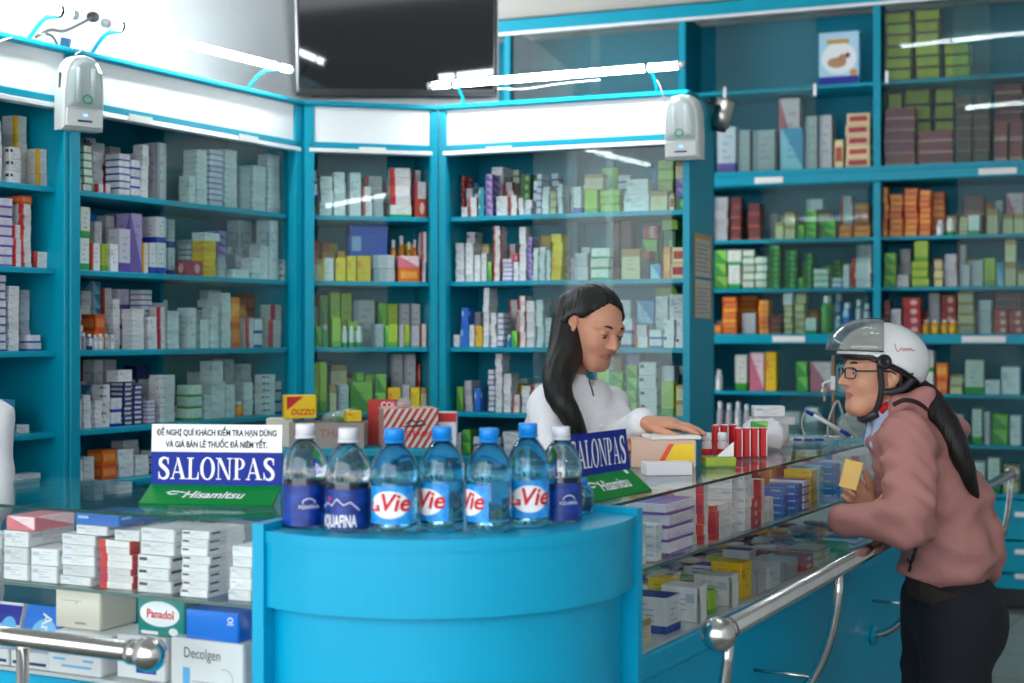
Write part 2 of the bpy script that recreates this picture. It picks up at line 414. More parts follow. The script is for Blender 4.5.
# ------------------------------------------------------------------ cabinets
Z_TOP = H+.85; Z_BOX = H+.685; Z_SH = [H+.436, H+.193, H-.053, H-.296]; Z_DECK = H-.46
M_base_door = mat('teal_base_door', srgb(.02,.52,.64), .35, noise=.05)
def cabinet(fr, s0, s1, stiles, doors, label, name='medicine_cabinet', dividers=()):
    """stiles: front posts (s, width); doors: glass panes (s0, s1, v)"""
    e = fr.empty(name, (s0+s1)/2); m = (s0+s1)/2; a, b = s0-m, s1-m
    D = .35
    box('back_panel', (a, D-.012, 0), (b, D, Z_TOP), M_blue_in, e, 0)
    for s in (a, b-.018): box('side_panel', (s, 0, 0), (s+.018, D-.012, Z_TOP), M_blue, e)
    for s, w in stiles: box('stile', (s-m-w/2, -.006, 0), (s-m+w/2, .03, Z_TOP-.02), M_blue, e)
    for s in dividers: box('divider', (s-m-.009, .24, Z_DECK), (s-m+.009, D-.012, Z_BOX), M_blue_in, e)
    for z in Z_SH: box('shelf', (a+.018, .035, z-.018), (b-.018, D-.012, z), M_blue, e)
    box('deck', (a+.018, .0, Z_DECK-.03), (b-.018, D-.012, Z_DECK), M_blue, e)
    box('top_board', (a, -.02, Z_TOP-.018), (b, D, Z_TOP), M_blue, e, .005)
    box('sign_panel', (a+.018, .004, Z_BOX+.016), (b-.018, .02, Z_TOP-.018), M_white_panel, e, 0)
    box('lower_rail', (a+.018, -.006, Z_BOX-.006), (b-.018, .05, Z_BOX+.016), M_blue, e)
    box('door_track', (a+.018, -.008, Z_BOX-.022), (b-.018, .03, Z_BOX-.006), M_alu, e)
    n = max(1, round((s1-s0)/.5)); w = (b-a-.036)/n
    for i in range(n):
        d = box('base_door', (a+.018+i*w+.004, -.012, .1), (a+.018+(i+1)*w-.004, .004, Z_DECK-.035), M_base_door, e)
        box('handle', (w*.5-.03, -.022, .2), (w*.5-.018, -.008, .32), M_alu, d)
    box('plinth', (a+.018, .03, 0), (b-.018, .06, .1), M_dark, e, 0)
    for g0, g1, v in doors:
        d = box('sliding_door', (g0-m, v, Z_DECK+.002), (g1-m, v+.005, Z_BOX-.01), M_glass, e, 0)
    return tag(e, label, 'cabinet')

sL0, sLd = FL.s(-170), FL.s(69)
cabinet(FL, sL0, sLd, [(sL0+.02, .04)], [], 'teal open-shelf cabinet end beside the white wall, emergency lamp hung at its edge')
cabinet(FL, sLd+.001, FL.s(303.), [(sLd+.021, .04), (FL.s(299.5), .06)], [(FL.s(168), FL.s(284, .015), .014)],
        'teal medicine cabinet along the white wall with one glass door slid shut', dividers=(FL.s(182, .15),))
cabinet(FC, .0, FC.s(437.), [(.02, .035), (FC.s(434), .03)], [(FC.s(318), FC.s(388), .014)],
        'narrow teal corner cabinet of medicine under the television')
sR1 = FR.s(690)
cabinet(FR, .0, sR1, [(.016, .03), (sR1-.012, .026)], [(FR.s(532), FR.s(612), .012), (FR.s(604), FR.s(672, .02), .02)],
        'teal medicine cabinet behind the pharmacist under a long lit tube', dividers=(FR.s(564, .12),))
# white price strips on the lower rails
for fr, s, z, lb in ((FL, FL.s(138), Z_BOX-.022, 'on the rail above the open shelves beside the white wall'), (FL, FL.s(246), Z_BOX-.022, 'on the rail above the closed glass door by the white wall'),
                     (FC, FC.s(372), Z_BOX-.022, 'on the rail of the corner cabinet under the television'), (FR, FR.s(500), Z_BOX-.022, 'on the rail of the cabinet behind the pharmacist')):
    o = tag(box('price_strip', (-.05,-.002,-.011), (.05,.002,.011), M_paper, None, 0), 'white paper strip stuck '+lb, 'label strip', 'paper strips on the cabinet rails')
    o.location = fr.w(s, -.012, z+.012); o.rotation_euler = (0, 0, fr.a)

# wall cabinets at the back
zb_ledge = FB.z(714, 178); zb_mid = FB.z(714, 334); zb_top = FB.z(700, 12)
ZB = {'upper': zb_ledge+.03, 'upper_shelf': FB.z(845, 82), 'A': FB.z(800, 238), 'B': FB.z(800, 288), 'C': zb_mid, 'D': FB.z(780, 392), 'E': FB.z(990, 446), 'F': FB.z(1000, 494)}
st = [FB.s(507), FB.s(682), FB.s(877)]; st.append(st[2]+(st[2]-st[1])); sB0, sB1 = st[0]-.9, st[3]
e = FB.empty('wall_cabinet', (sB0+sB1)/2); m = (sB0+sB1)/2
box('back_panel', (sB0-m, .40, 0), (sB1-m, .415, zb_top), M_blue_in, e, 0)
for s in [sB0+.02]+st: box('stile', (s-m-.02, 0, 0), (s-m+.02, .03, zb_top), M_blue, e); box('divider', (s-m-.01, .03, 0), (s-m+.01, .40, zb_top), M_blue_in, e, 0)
for z in (ZB['upper_shelf'], ZB['A'], ZB['B'], ZB['D'], ZB['E']): box('shelf', (sB0-m, .05, z-.02), (sB1-m, .40, z), M_blue, e)
for z in (zb_ledge, zb_mid): box('ledge', (sB0-m, -.03, z-.055), (sB1-m, .40, z), M_blue, e, .004)
box('upper_track', (sB0-m, -.012, zb_ledge), (sB1-m, .03, zb_ledge+.03), M_blue, e)
box('top_rail', (sB0-m, -.015, zb_top-.03), (sB1-m, .03, zb_top+.045), M_blue, e)
box('door_track', (sB0-m, -.018, zb_top-.045), (sB1-m, .02, zb_top-.03), M_alu, e, 0)
box('drawer_top', (sB0-m, -.02, ZB['F']-.02), (sB1-m, .40, ZB['F']), M_blue, e)
zf = [ZB['F']-.025, FB.z(1000, 540), FB.z(1000, 573), .10]
for i in range(16):
    a = FB.s(690)+i*.335-m
    for j in range(3):
        d = box('drawer', (a+.004, -.014, zf[j+1]+.006), (a+.331, .02, zf[j]-.004), M_blue, e, .003)
        box('drawer_pull', (-.05, -.028, .02), (.05, -.015, .045), M_alu, d)
box('plinth', (sB0-m, .05, 0), (sB1-m, .08, .1), M_dark, e, 0)
for px0, px1, za, zb, v in ((513, 600, zb_ledge+.03, zb_top-.045, .004), (590, 678, zb_ledge+.03, zb_top-.045, .014), (716, 816, zb_ledge+.03, zb_top-.045, .006), (884, 990, zb_ledge+.03, zb_top-.045, .004), (953, 1060, zb_ledge+.03, zb_top-.045, .014),
                            (762, 868, zb_mid, zb_ledge-.055, .008), (958, 1060, zb_mid, zb_ledge-.055, .008), (780, 868, ZB['F'], zb_mid-.055, .008), (950, 1050, ZB['F'], zb_mid-.055, .008)):
    box('sliding_door', (FB.s(px0)-m, v, za+.002), (FB.s(px1)-m, v+.006, zb-.002), M_glass if za > H+.5 else M_glass_low, e, 0)
for px, py in ((725, 93), (815, 90), (887, 77)): q = FB.at(px, py); box('door_pull', (FB.s(px)-m-.008, -.006, q.z-.035), (FB.s(px)-m+.008, .004, q.z+.035), M_alu, e)
tag(e, 'tall teal wall cabinet of coloured cartons behind the customer, drawers below', 'cabinet')
for px, py, wd, lb in ((770, 186, 30, 'upper ledge above the green cartons'), (998, 176, 36, 'upper ledge above the orange cartons'), (790, 339, 34, 'lower ledge under the orange stacks and white jars'), (984, 338, 42, 'lower ledge beside the white helmet')):
    o = box('price_strip', (-wd*.0027, -.002, -.017), (wd*.0027, .002, .017), M_paper, None, 0)
    o.location = FB.w(FB.s(px), -.033, (zb_ledge if py < 300 else zb_mid)-.028); o.rotation_euler = (0,0,FB.a)
    tag(o, 'white paper strip stuck on the '+lb, 'label strip', 'paper strips on the wall cabinet')

# ------------------------------------------------------------------ television on the pillar
e = FT.empty('television', .405, -.03, H+.957)
box('casing', (-.405, .02, 0), (.405, .05, .475), M_black, e, .006)
box('screen', (-.39, .012, .03), (.39, .022, .46), mat('screen_glass', (.006,.006,.009), .05), e, .001)
box('bezel', (-.405, .01, 0), (.405, .03, .016), mat('bezel', (.02,.02,.022), .25), e, .002)
box('bezel', (-.405, .01, .016), (-.395, .03, .475), mat('bezel_side', (.35,.36,.38), .3, .6), e, .001)
box('wall_bracket', (-.12, .05, .20), (.12, .16, .32), M_dark, e)
g = Shapes2D().disc(.36, .447, .026, .026).obj('sticker', mat('sticker_blue', srgb(.1,.6,.85), .4), e, lambda x, y: (x, .0105, y))
Shapes2D().disc(.352, .442, .013, .011).obj('sticker_leaf', mat('sticker_green', srgb(.3,.75,.35), .4), g, lambda x, y: (x, .0098, y))
e.rotation_euler.x = math.radians(11.5)
tag(e, 'black flat television hung on the pillar above the cabinets', 'television')

# ------------------------------------------------------------------ counters
Z_C = H-.315; Z_M = H-.46; Z_B = H-.625
def counter(fr, s0, s1, depth, label, name='glass_counter'):
    e = fr.empty(name, (s0+s1)/2); m = (s0+s1)/2; a, b = s0-m, s1-m
    box('base', (a, .012, .08), (b, depth-.01, Z_B-.035), M_kiosk, e, .002)
    box('plinth', (a+.01, .04, 0), (b-.01, depth-.04, .08), M_dark, e, 0)
    box('base_rail', (a, 0, Z_B-.05), (b, depth, Z_B), M_kiosk, e, .004)
    box('bottom_deck', (a+.006, .012, Z_B), (b-.006, depth-.02, Z_B+.006), mat('deck_laminate', (.55,.56,.56), .3), e, 0)
    box('front_glass', (a, .004, Z_B), (b, .009, Z_C-.006), M_glass_top, e, 0)
    box('back_glass', (a, depth-.014, Z_B), (b, depth-.009, Z_C-.006), M_glass, e, 0)
    for x in (a, b-.006): box('end_glass', (x, .01, Z_B), (x+.006, depth-.015, Z_C-.006), M_glass_top, e, 0)
    t = box('glass_top', (a, -.004, Z_C-.006), (b, depth, Z_C), M_glass_top, e, 0)
    box('ground_edge', (-(b-a)/2, -.5*(depth+.004)-.0015, -.003), ((b-a)/2, -.5*(depth+.004), .003), M_glass_edge, t, 0)
    s = box('glass_shelf', (a+.007, .014, Z_M-.006), (b-.007, depth-.05, Z_M), M_glass_top, e, 0)
    box('ground_edge', (-(b-a)/2+.007, -.5*(depth-.064)-.0015, -.003), ((b-a)/2-.007, -.5*(depth-.064), .003), mat('shelf_edge', srgb(.32,.42,.40), .2), s, 0)
    return tag(e, label, 'counter')
K0, K1 = FK.s(-110), -.004
counter(FK, K0, K1, .42, 'short glass counter of white boxes under the sign with Vietnamese notice')
Q1 = 2.62
counter(FQ, -.14, Q1, .46, 'long glass counter of medicine boxes with a steel rail, customer leaning on it')

# curved blue corner unit between the counters
Lp, Rp = Vector(XY(262, .325*1450/197)), Vector(XY(634, .325*1450/181)); Zk = H-.325
ch = Rp-Lp; c_ = ch.length; sg = .21; rr = (c_*c_/4+sg*sg)/(2*sg); nn = Vector((ch.y, -ch.x)).normalized(); cc = (Lp+Rp)/2-nn*(rr-sg)
a0 = math.atan2(Lp.y-cc.y, Lp.x-cc.x); a1 = math.atan2(Rp.y-cc.y, Rp.x-cc.x)
if a0 < 0: a0 += 2*PI
if a1 < a0: a1 += 2*PI
KB = Vector((-.10, 2.93))                    # rear of the unit
e = empty('corner_counter', ((Lp+Rp)/2).to_3d())
def arc(dr, n=48): return [cc+Vector((math.cos(a0+(a1-a0)*i/n), math.sin(a0+(a1-a0)*i/n)))*(rr+dr) for i in range(n+1)]
BL, BR = FK.w(-.0, .40).to_2d(), FQ.w(.0, .44).to_2d()
BL, BR = FK.w(.014, .34).to_2d(), FQ.w(-.16, .36).to_2d()
def prism(name, poly, z0, z1, m, parent, smooth=False):
    n = len(poly); o = Vector(parent.location); vs = [Vector((p.x, p.y, z0))-o for p in poly]+[Vector((p.x, p.y, z1))-o for p in poly]
    fs = [tuple(range(n-1, -1, -1)), tuple(range(n, 2*n))]+[(i, (i+1) % n, n+(i+1) % n, n+i) for i in range(n)]
    ob = mesh(name, vs, fs, m, parent)
    return ob
prism('body', arc(-.022)+[BR, BL], .08, Zk-.12, M_kiosk, e)
prism('plinth', [p+(cc-p)*.08 for p in arc(-.012)]+[BR, BL], 0, .08, M_dark, e)
prism('fascia', arc(0)+arc(-.02)[::-1], Zk-.125, Zk-.004, M_kiosk, e)
prism('top_board', arc(.003)+[BR, BL], Zk-.02, Zk, M_kiosk, e)
for p, q, fr, sgn in ((Lp, BL, FK, -1), (Rp, BR, FQ, 1)):
    d = (q-p).normalized(); n2 = Vector((-d.y, d.x))*.011
    f = p-d*.012
    prism('end_panel', [f-n2, f+n2, q+n2, q-n2] if True else [], 0, Zk+.012, M_kiosk, e)
tag(e, 'curved bright blue corner counter with water bottles standing on top', 'counter')

# ------------------------------------------------------------------ steel rails
ZR = H-.53
e = empty('hand_rail', (*XY(145, .53*1450/320.4), 0))
p0 = Vector((*XY(145, .53*1450/320.4), ZR)); dl = Vector((-.898, .440, 0)).normalized(); o = Vector(e.location)
tube('pipe', [p0-o-dl*.005, p0-o+dl*.75], .017, M_steel, e, 16)
ball('end_ball', p0-o-dl*.01, .03, M_steel, e, 24)
tube('collar', [p0-o+dl*.012, p0-o+dl*.03], .021, M_steel, e, 16)
for t in (.27, .7):
    q = p0+dl*t-o; q.z = ZR
    tube('post', [Vector((q.x, q.y, .004)), q-Vector((0,0,.012))], .011, M_steel, e, 12)
    tube('foot_flange', [Vector((q.x, q.y, 0)), Vector((q.x, q.y, .006))], .035, M_steel, e, 16)
    bk = FK.loc(p0+dl*t); inn = Vector((*FK.v, 0))*(-bk.y+.012)
    tube('stay_rod', [Vector((q.x, q.y, .6)), Vector((q.x, q.y, .6))+inn], .006, M_steel, e, 8)
tag(e, 'short stainless rail with a ball end before the white boxes counter', 'rail')
p0 = Vector((*XY(721, .53*1450/300), ZR)); p1 = Vector((*XY(1012, .53*1450/140), ZR)); dr = (p1-p0).normalized(); RL = (p1-p0).length
e = empty('hand_rail', (p0.x, p0.y, 0)); o = Vector(e.location)
tube('pipe', [p0-o, p1-o], .0175, M_steel, e, 16)
ball('end_ball', p0-o-dr*.012, .031, M_steel, e, 24); ball('end_ball', p1-o, .026, M_steel, e, 20)
tube('collar', [p0-o+dr*.018, p0-o+dr*.036], .022, M_steel, e, 16)
def rail_at(px):
    k = (px-512)/FPX; return (k*p0.y-p0.x)/(dr.x-k*dr.y)
vin = Vector((*FQ.v, 0))
for t in (.04, rail_at(839), rail_at(839)+1.0, RL-.03):
    q = p0+dr*t; off = -FQ.loc(q).y+.012
    pts = [q+vin*(off*(1-math.cos(a))) + Vector((0,0,-.012-.34*math.sin(a))) - o for a in [PI/2*i/12 for i in range(13)]]
    tube('bracket', pts, .0105, M_steel, e, 12)
    f = pts[-1]; tube('foot_flange', [f, f-vin*.012], .028, M_blue, e, 14)
    tube('stay_rod', [pts[6], pts[6]+vin*(-FQ.loc(pts[6]+o).y+.012)], .004, M_steel, e, 8)
tag(e, 'long stainless rail with ball ends along the counter where the customer leans', 'rail')

# ------------------------------------------------------------------ fluorescent tubes on the cabinets
def tube_on(fr, px0, py0, px1, py1, v, arms, label):
    q0, q1 = fr.at(px0, py0, v), fr.at(px1, py1, v)
    e = lamp_tube('fluorescent_tube', q0, q1, label)
    c = Vector(e.location)
    for bpx, px in arms:
        s = fr.s(px, v); k = (fr.loc(q0).x-s)/(fr.loc(q0).x-fr.loc(q1).x); q = q0+(q1-q0)*k
        b = fr.w(fr.s(bpx, .01), .01, Z_TOP-.004)
        tube('arm', [p-c for p in spline([b, b+(q-b)*.5+Vector((0,0,.02)), q-Vector((0,0,.012))], 5)], .006, M_blue, e, 8)
        tube('clip', [q-(q1-q0).normalized()*.006-c, q+(q1-q0).normalized()*.006-c], .0165, M_dark, e, 12)
    return e
tube_on(FR, 428, 86, 684, 65, -.10, ((465, 453), (658, 647)), 'lit fluorescent tube on arms above the cabinet behind the pharmacist')
tube_on(FL, 104, 22.7, 293, 70.5, -.06, ((90, 121), (246, 277)), 'lit fluorescent tube on arms beside the television')
tube_on(FL, -140, -39, 76, 15.6, -.06, ((-90, -60), (27, 60)), 'lit fluorescent tube on arms at the far end of the long cabinet')
def mirror_pt(fr, px, py, t, v=.014):
    d = Vector(((px-512)/FPX, 1, -(py-HY)/FPX)); n = Vector((*(-fr.v), 0)); r = d-n*(2*d.dot(n)); return fr.at(px, py, v)+r*t
# lamps beyond the picture, known from their mirror images in the cabinet doors
def mirror_wall(fr, px, py, yr, v=.014):
    q0, q1 = mirror_pt(fr, px, py, 0, v), mirror_pt(fr, px, py, 1, v); a, c = ROOM.loc(q0).y, ROOM.loc(q1).y
    return q0+(q1-q0)*((yr-a)/(c-a))
e = lamp_tube('fluorescent_tube_offscreen', mirror_wall(FC, 325, 206, -1.55), mirror_wall(FC, 392, 194, -1.55), 'lit fluorescent tube on the side wall facing the corner cabinet', m=M_tube_hung)
for ch in [c for c in e.children if c.name.startswith('end_cap')]:
    q = sum((Vector(v.co) for v in ch.data.vertices), Vector())/len(ch.data.vertices); tube('wall_clip', [q, q-Vector((*ROOM.v, 0))*.05], .006, M_alu, e, 6)
for fr, a, b, t, lb in ((FR, (578, 147), (652, 166), 4.6, 'lit fluorescent tube hung in the shop facing the pharmacist cabinet'),
                        (FB, (898, 47), (1050, 30), 4.1, 'lit fluorescent tube hung under the shop ceiling'),
                        (FB, (963, 108), (1075, 98), 5.0, 'lit fluorescent tube hung lower under the shop ceiling')):
    q0, q1 = mirror_pt(fr, *a, t), mirror_pt(fr, *b, t)
    e = lamp_tube('fluorescent_tube_offscreen', q0, q1, lb, m=M_tube_hung)
    for k in (.15, .85):
        q = q0+(q1-q0)*k; tube('hanger', [q+Vector((0,0,.012))-Vector(e.location), Vector((q.x, q.y, CEIL))-Vector(e.location)], .003, M_alu, e, 6)
# ------------------------------------------------------------------ stock on the shelves
BOXES = []; BOTTLES = []; PLACED = {}
COLOURED = set('YOGDRBNPLKTCSMXlVe')
def stock(fr, zs, zmax, spec, where, vmin=.06, vmax=.325, dep=(.055, .085), smin=None, smax=None, zrow=None):
    """spec rows: x0,x1,ytop,n,style[,ybottom] in photo pixels; depth from the shelf that carries them"""
    placed = PLACED.setdefault((id(fr), round(zs, 3)), [])
    for row in sorted(spec.replace('\n', ';').split(';'), key=lambda q: '#' not in q):   # bottles first, boxes fit round them
        row = row.strip()
        if not row: continue
        q = row.split(','); x0, x1, yt, n, st_ = float(q[0]), float(q[1]), float(q[2]), int(q[3]), q[4]
        yb = float(q[5]) if len(q) > 5 else None
        deep = st_.endswith('!'); st_ = st_.rstrip('!'); bottle = st_.startswith('#'); st_ = st_.lstrip('#')
        if st_ == 'w' and not bottle and n > 1 and random.random() < .33: st_ = random.choice('bxrpgwb')
        d = random.uniform(*dep); v = vmin+random.uniform(0, .012)+(.11 if deep else 0)
        ok = False
        for it in range(14):
            s0, s1 = fr.s(x0, v), fr.s(x1, v); px = (x0+x1)/2
            if smin is not None: s0, s1 = max(s0, smin), min(s1, smax)
            if s1-s0 < .008: break
            if bottle: d = min(s1-s0, .09)
            zt = min(fr.z(px, yt, v), zmax-.006); z0 = zs
            if yb is not None:
                zb = fr.z(px, yb, v); sup = [p for p in placed if p[0] < (s0+s1)/2 < p[1] and abs(p[5]-zb) < .045]
                if sup:
                    p = min(sup, key=lambda p: abs(p[5]-zb)); z0 = p[5]+.0006
                    if it == 0: v = p[2]+.002; d = max(.03, min(d, p[3]-p[2]+.01)); continue
            if yb is not None and z0 == zs:
                n = max(n, min(8, round(n*(zt-z0)/max(.008, zt-zb))))
            if zt-z0 < .006: zt = z0+.012
            hit = [p for p in placed if p[0] < s1-.001 and p[1] > s0+.001 and p[2] < v+d and p[3] > v and p[4] < zt-.001 and p[5] > z0+.001]
            if not hit: ok = True; break
            v = max(p[3] for p in hit)+.003
            if v+.03 > vmax: break
            d = min(d, vmax-v)
        if not ok or v+.02 > vmax: continue
        d = min(d, vmax-v)
        for fd_, sd_ in ((FL, FL.s(182, .15)), (FR, FR.s(564, .12))):     # the boards that stand inside the cabinets
            if fr is fd_ and s0 < sd_+.012 and s1 > sd_-.012 and v+d > .236: d = max(.016, .236-v)
        placed.append((s0, s1, v, v+d, z0, zt))
        if bottle:
            BOTTLES.append((fr, (s0+s1)/2, v+d/2, z0, min(s1-s0, d)*.48, zt-z0, st_, where)); continue
        h = (zt-z0)/n; w = s1-s0
        for i in range(n):
            yaw = math.radians(random.uniform(-2.6, 2.6)) if n > 1 else math.radians(random.uniform(-1, 1))
            j = random.uniform(-.0022, .0022) if n > 1 else 0
            k = random.uniform(.89, .95) if n > 1 else .97
            hh = h*(.985 if n > 1 else 1)
            tall = 'in tall stack' if n > 4 else 'in short stack' if n > 1 else ('standing upright' if h > w*.9 else 'lying flat')
            BOXES.append(dict(fr=fr, s=(s0+s1)/2+j, v=v+d/2, z=z0+i*h+.0004, w=w*k, d=d*.92, h=hh, st=st_, yaw=yaw, where=where,
                              how=tall, area=(x1-x0)*(h/max(1e-6, zt-z0))*(fr.z(px, 0, v)-fr.z(px, 1, v))**-1*(zt-z0)))
W1 = 'white wall cabinet'
sLm, sLM = sLd+.045, FL.s(303)-.02
s0m, s0M = sL0+.02, sLd-.02
L0 = dict(smin=s0m, smax=s0M, dep=(.05, .08)); L1 = dict(smin=sLm, smax=sLM, dep=(.05, .075))
WE = 'end cabinet by emergency lamp'
stock(FL, Z_SH[0], Z_BOX, '10,22,147,3,w;38,50,149,3,y;16,28,116,3,y,147;-14,3,120,5,w;24,33,160,1,w!;-40,-18,130,4,w', 'top shelf of '+WE, **L0)
stock(FL, Z_SH[1], Z_SH[0]-.018, '0,14,198,7,w;22,32,204,12,r;22,33,196,1,O,204;34,57,252,2,r;-30,-4,205,6,w;15,22,225,3,w', 'second shelf of '+WE, **L0)
stock(FL, Z_SH[2], Z_SH[1]-.018, '-6,7,275,9,b;9,20,286,9,w;30,42,335,2,b;21,32,290,6,w;-28,-9,300,5,w', 'third shelf of '+WE, **L0)
stock(FL, Z_SH[2], Z_SH[1]-.018, '21,30,322,1,R', 'third shelf of '+WE, vmin=.14, **L0)
stock(FL, Z_SH[3], Z_SH[2]-.018, '0,17,400,3,t;18,30,425,1,w;-25,-4,395,4,w', 'fourth shelf of '+WE, **L0)
stock(FL, Z_DECK, Z_SH[3]-.018, '14,42,474,2,w', 'lowest shelf of '+WE, **L0)
stock(FL, Z_SH[0], Z_BOX, '''75,82,178,1,r;98,104,184,1,r;105,111,184,1,r;112,119,184,1,r;158,167,143,1,S;146,155,144,1,S!;84,93,146,6,w;93,104,152,5,w;104,115,166,3,r;110,121,147,7,w!;119,131,154,6,b
131,141,160,4,b;76,84,150,5,w!;92,106,143,1,w,152;190,196,176,1,w;197,208,150,10,w;210,224,150,10,w;225,238,150,10,w;240,251,168,7,S;253,267,166,9,w;268,281,155,11,w''', 'top shelf of '+W1, **L1)
stock(FL, Z_SH[1], Z_SH[0]-.018, '''80,90,238,1,g;81,91,207,1,g,238;92,101,243,1,r;102,109,244,1,L;111,119,244,1,w;120,131,229,1,p;144,149,243,1,y;157,167,243,1,b;157,167,217,1,b,243;169,176,219,2,b
91,98,215,1,B!;107,115,216,1,w!;131,143,214,1,P;116,126,214,1,P!;150,157,243,1,b;76,80,220,2,w!;189,203,261,1,R;204,217,241,6,Y;217,227,231,6,P;190,204,240,4,w!;205,221,233,1,w,241;228,233,247,1,w;234,250,270,1,w;253,261,258,3,w;261,269,246,4,w
240,253,221,1,w!;256,267,225,1,S!;271,279,218,1,w;283,291,260,3,x;276,283,262,2,N''', 'second shelf of '+W1, **L1)
stock(FL, Z_SH[2], Z_SH[1]-.018, '''83,88,333,1,#S;89,94,334,1,#N;95,99,335,1,#w;100,105,334,1,#w;106,111,334,1,#w;112,116,335,1,#w;74,82,310,8,w;82,92,291,8,w!;94,102,281,5,t!;103,113,288,7,r!;95,106,314,2,O;107,113,314,2,O
115,131,326,3,r;115,128,308,1,Y,326;117,130,289,3,w!;133,145,309,8,w;132,141,288,3,N!;142,153,290,11,b;154,167,303,7,b;143,158,284,1,b,290;160,168,300,1,w!;168,180,311,6,w;172,190,318,4,b!;189,197,308,1,w;201,210,320,3,w;211,220,300,5,b;222,232,293,6,w;224,231,311,2,Y;232,241,297,2,O;241,247,305,3,O
248,258,294,3,O;259,268,296,4,O;271,282,320,2,r;274,282,305,1,r,320;197,202,322,2,S;212,222,290,2,w!''', 'third shelf of '+W1, **L1)
stock(FL, Z_SH[3], Z_SH[2]-.018, '''75,83,400,4,w;84,92,395,5,w;93,106,385,3,t;108,121,402,2,Y;124,133,382,9,N;134,143,385,8,N;144,154,400,5,b;155,167,407,1,w;143,151,388,2,w;78,87,382,1,g!;80,90,358,1,R!;74,80,362,3,r!;95,104,360,1,w!;105,117,360,1,w!;119,133,370,1,w,382;137,150,366,1,N!
155,166,378,5,w!;160,176,375,5,w;172,190,407,1,w;191,203,385,3,w;200,211,372,4,w!;205,212,395,2,w;212,226,382,4,w;214,224,361,1,w,382;225,235,359,3,w!;227,236,385,3,w;236,243,370,4,w;243,252,364,4,w!;244,254,382,4,w;255,265,386,4,w;192,204,405,1,w;222,229,400,1,O;239,246,402,1,#O''', 'fourth shelf of '+W1, **L1)
stock(FL, Z_DECK, Z_SH[3]-.018, '76,84,460,2,w;84,95,457,4,w;102,118,450,2,O;119,135,449,2,w;98,112,463,3,w;124,140,440,4,w!;136,150,455,3,w;155,175,450,3,w;180,200,448,3,w;205,225,445,3,w', 'lowest shelf of '+W1, **L1)
WC = 'cabinet under television'; LC = dict(smin=.02, smax=FC.s(437)-.026, dep=(.06, .1))
stock(FC, Z_SH[0], Z_BOX, '307,315,198,2,r;308,317,170,2,w,198;320,333,176,3,w;334,346,172,4,w;350,362,180,3,w!;364,384,176,3,r!;390,412,205,1,g;390,412,168,4,r,205;414,424,170,3,r!;415,433,199,1,R;415,433,182,1,r,199', 'top shelf of '+WC, **LC)
stock(FC, Z_SH[1], Z_SH[0]-.018, '307,311,261,1,w;312,322,259,1,C;322,334,258,1,y;336,346,258,1,Y;347,356,256,1,Y;357,371,256,1,Y;373,396,255,2,S;398,420,268,1,O;398,420,256,1,K,268;422,433,232,5,r;310,319,240,1,O!;322,330,242,1,O!;349,388,212,1,B!;391,397,240,1,#O!;399,405,236,1,#Y!;407,412,242,1,#O!;413,418,240,1,#O!', 'second shelf of '+WC, **LC)  # the wide blue carton at the back stands in for a reflection in the glass
stock(FC, Z_SH[2], Z_SH[1]-.018, '307,313,333,1,w;315,321,326,1,G;322,329,325,1,#G;332,341,318,1,L;342,348,326,1,#g;349,355,326,1,#g;356,363,326,1,#g;374,384,324,1,S;385,389,326,1,G;389,398,324,1,L;399,404,325,1,S;405,410,325,1,L;411,420,326,1,S;421,433,324,1,r;308,318,293,1,C!;320,328,295,1,G!;330,340,292,1,L!;341,352,293,1,L!;353,375,300,1,S!;378,387,303,1,G!;388,398,304,1,L!;399,410,304,1,S!;411,421,304,1,S!;422,433,304,1,L!', 'third shelf of '+WC, **LC)
stock(FC, Z_SH[3], Z_SH[2]-.018, '307,313,361,1,C;314,319,363,1,L;320,327,362,1,L;330,337,387,1,C;338,349,385,1,S;350,373,382,1,G;388,401,388,1,Y;402,410,385,1,S;411,420,388,1,Y;391,403,354,1,S!;404,416,354,1,S!;418,430,364,2,R!;421,432,388,1,C;374,387,375,1,G!;330,348,365,2,C!', 'fourth shelf of '+WC, **LC)
WR = 'cabinet behind pharmacist'; LR = dict(smin=.03, smax=sR1-.02, dep=(.06, .1))
stock(FR, Z_SH[0], Z_BOX, '''461,467,207,1,w;468,477,197,2,r;478,484,187,2,T;485,492,174,6,P;496,508,196,2,w;509,517,195,3,r;518,523,198,3,w;524,531,200,2,w;455,465,187,1,X!;455,464,176,1,R,187;468,477,183,3,t!;491,503,167,6,w!;504,513,182,4,r!;512,519,170,7,w!;520,530,174,5,D!;536,541,174,6,w;542,549,187,4,w;550,556,190,3,C;557,562,184,5,w
573,581,187,1,b;584,597,190,1,L;584,603,174,1,C,190;599,620,190,3,L;623,649,194,1,w;626,648,179,1,w,194;650,667,191,1,C;657,674,160,5,L!;652,657,170,1,B!;675,686,197,1,D;675,686,179,2,P,197;675,686,162,1,C,179;600,618,168,1,G!;669,674,195,1,e''', 'top shelf of '+WR, **LR)
stock(FR, Z_SH[1], Z_SH[0]-.018, '''445,454,242,9,b;455,464,243,6,w;465,473,243,5,w;474,480,255,4,w;481,486,253,1,w;487,491,262,1,G;493,500,226,12,r;502,512,259,5,w;513,518,262,3,w;512,518,254,1,R,262;519,526,227,10,w;527,532,237,8,P;533,538,248,8,w;539,545,247,8,w;546,550,250,7,w;551,562,234,6,Y;456,464,225,5,b!;466,475,232,4,w!;540,550,236,1,Y!
573,588,253,2,S;590,609,248,3,w;621,640,249,1,C;641,649,251,1,X;650,660,264,1,t;641,657,239,1,G!;642,658,226,1,R,239;610,619,215,1,M!;621,631,216,1,M!;663,670,247,1,O;671,686,247,2,e;663,675,230,1,D!;661,678,217,1,L,230;677,686,225,2,D!''', 'second shelf of '+WR, **LR)
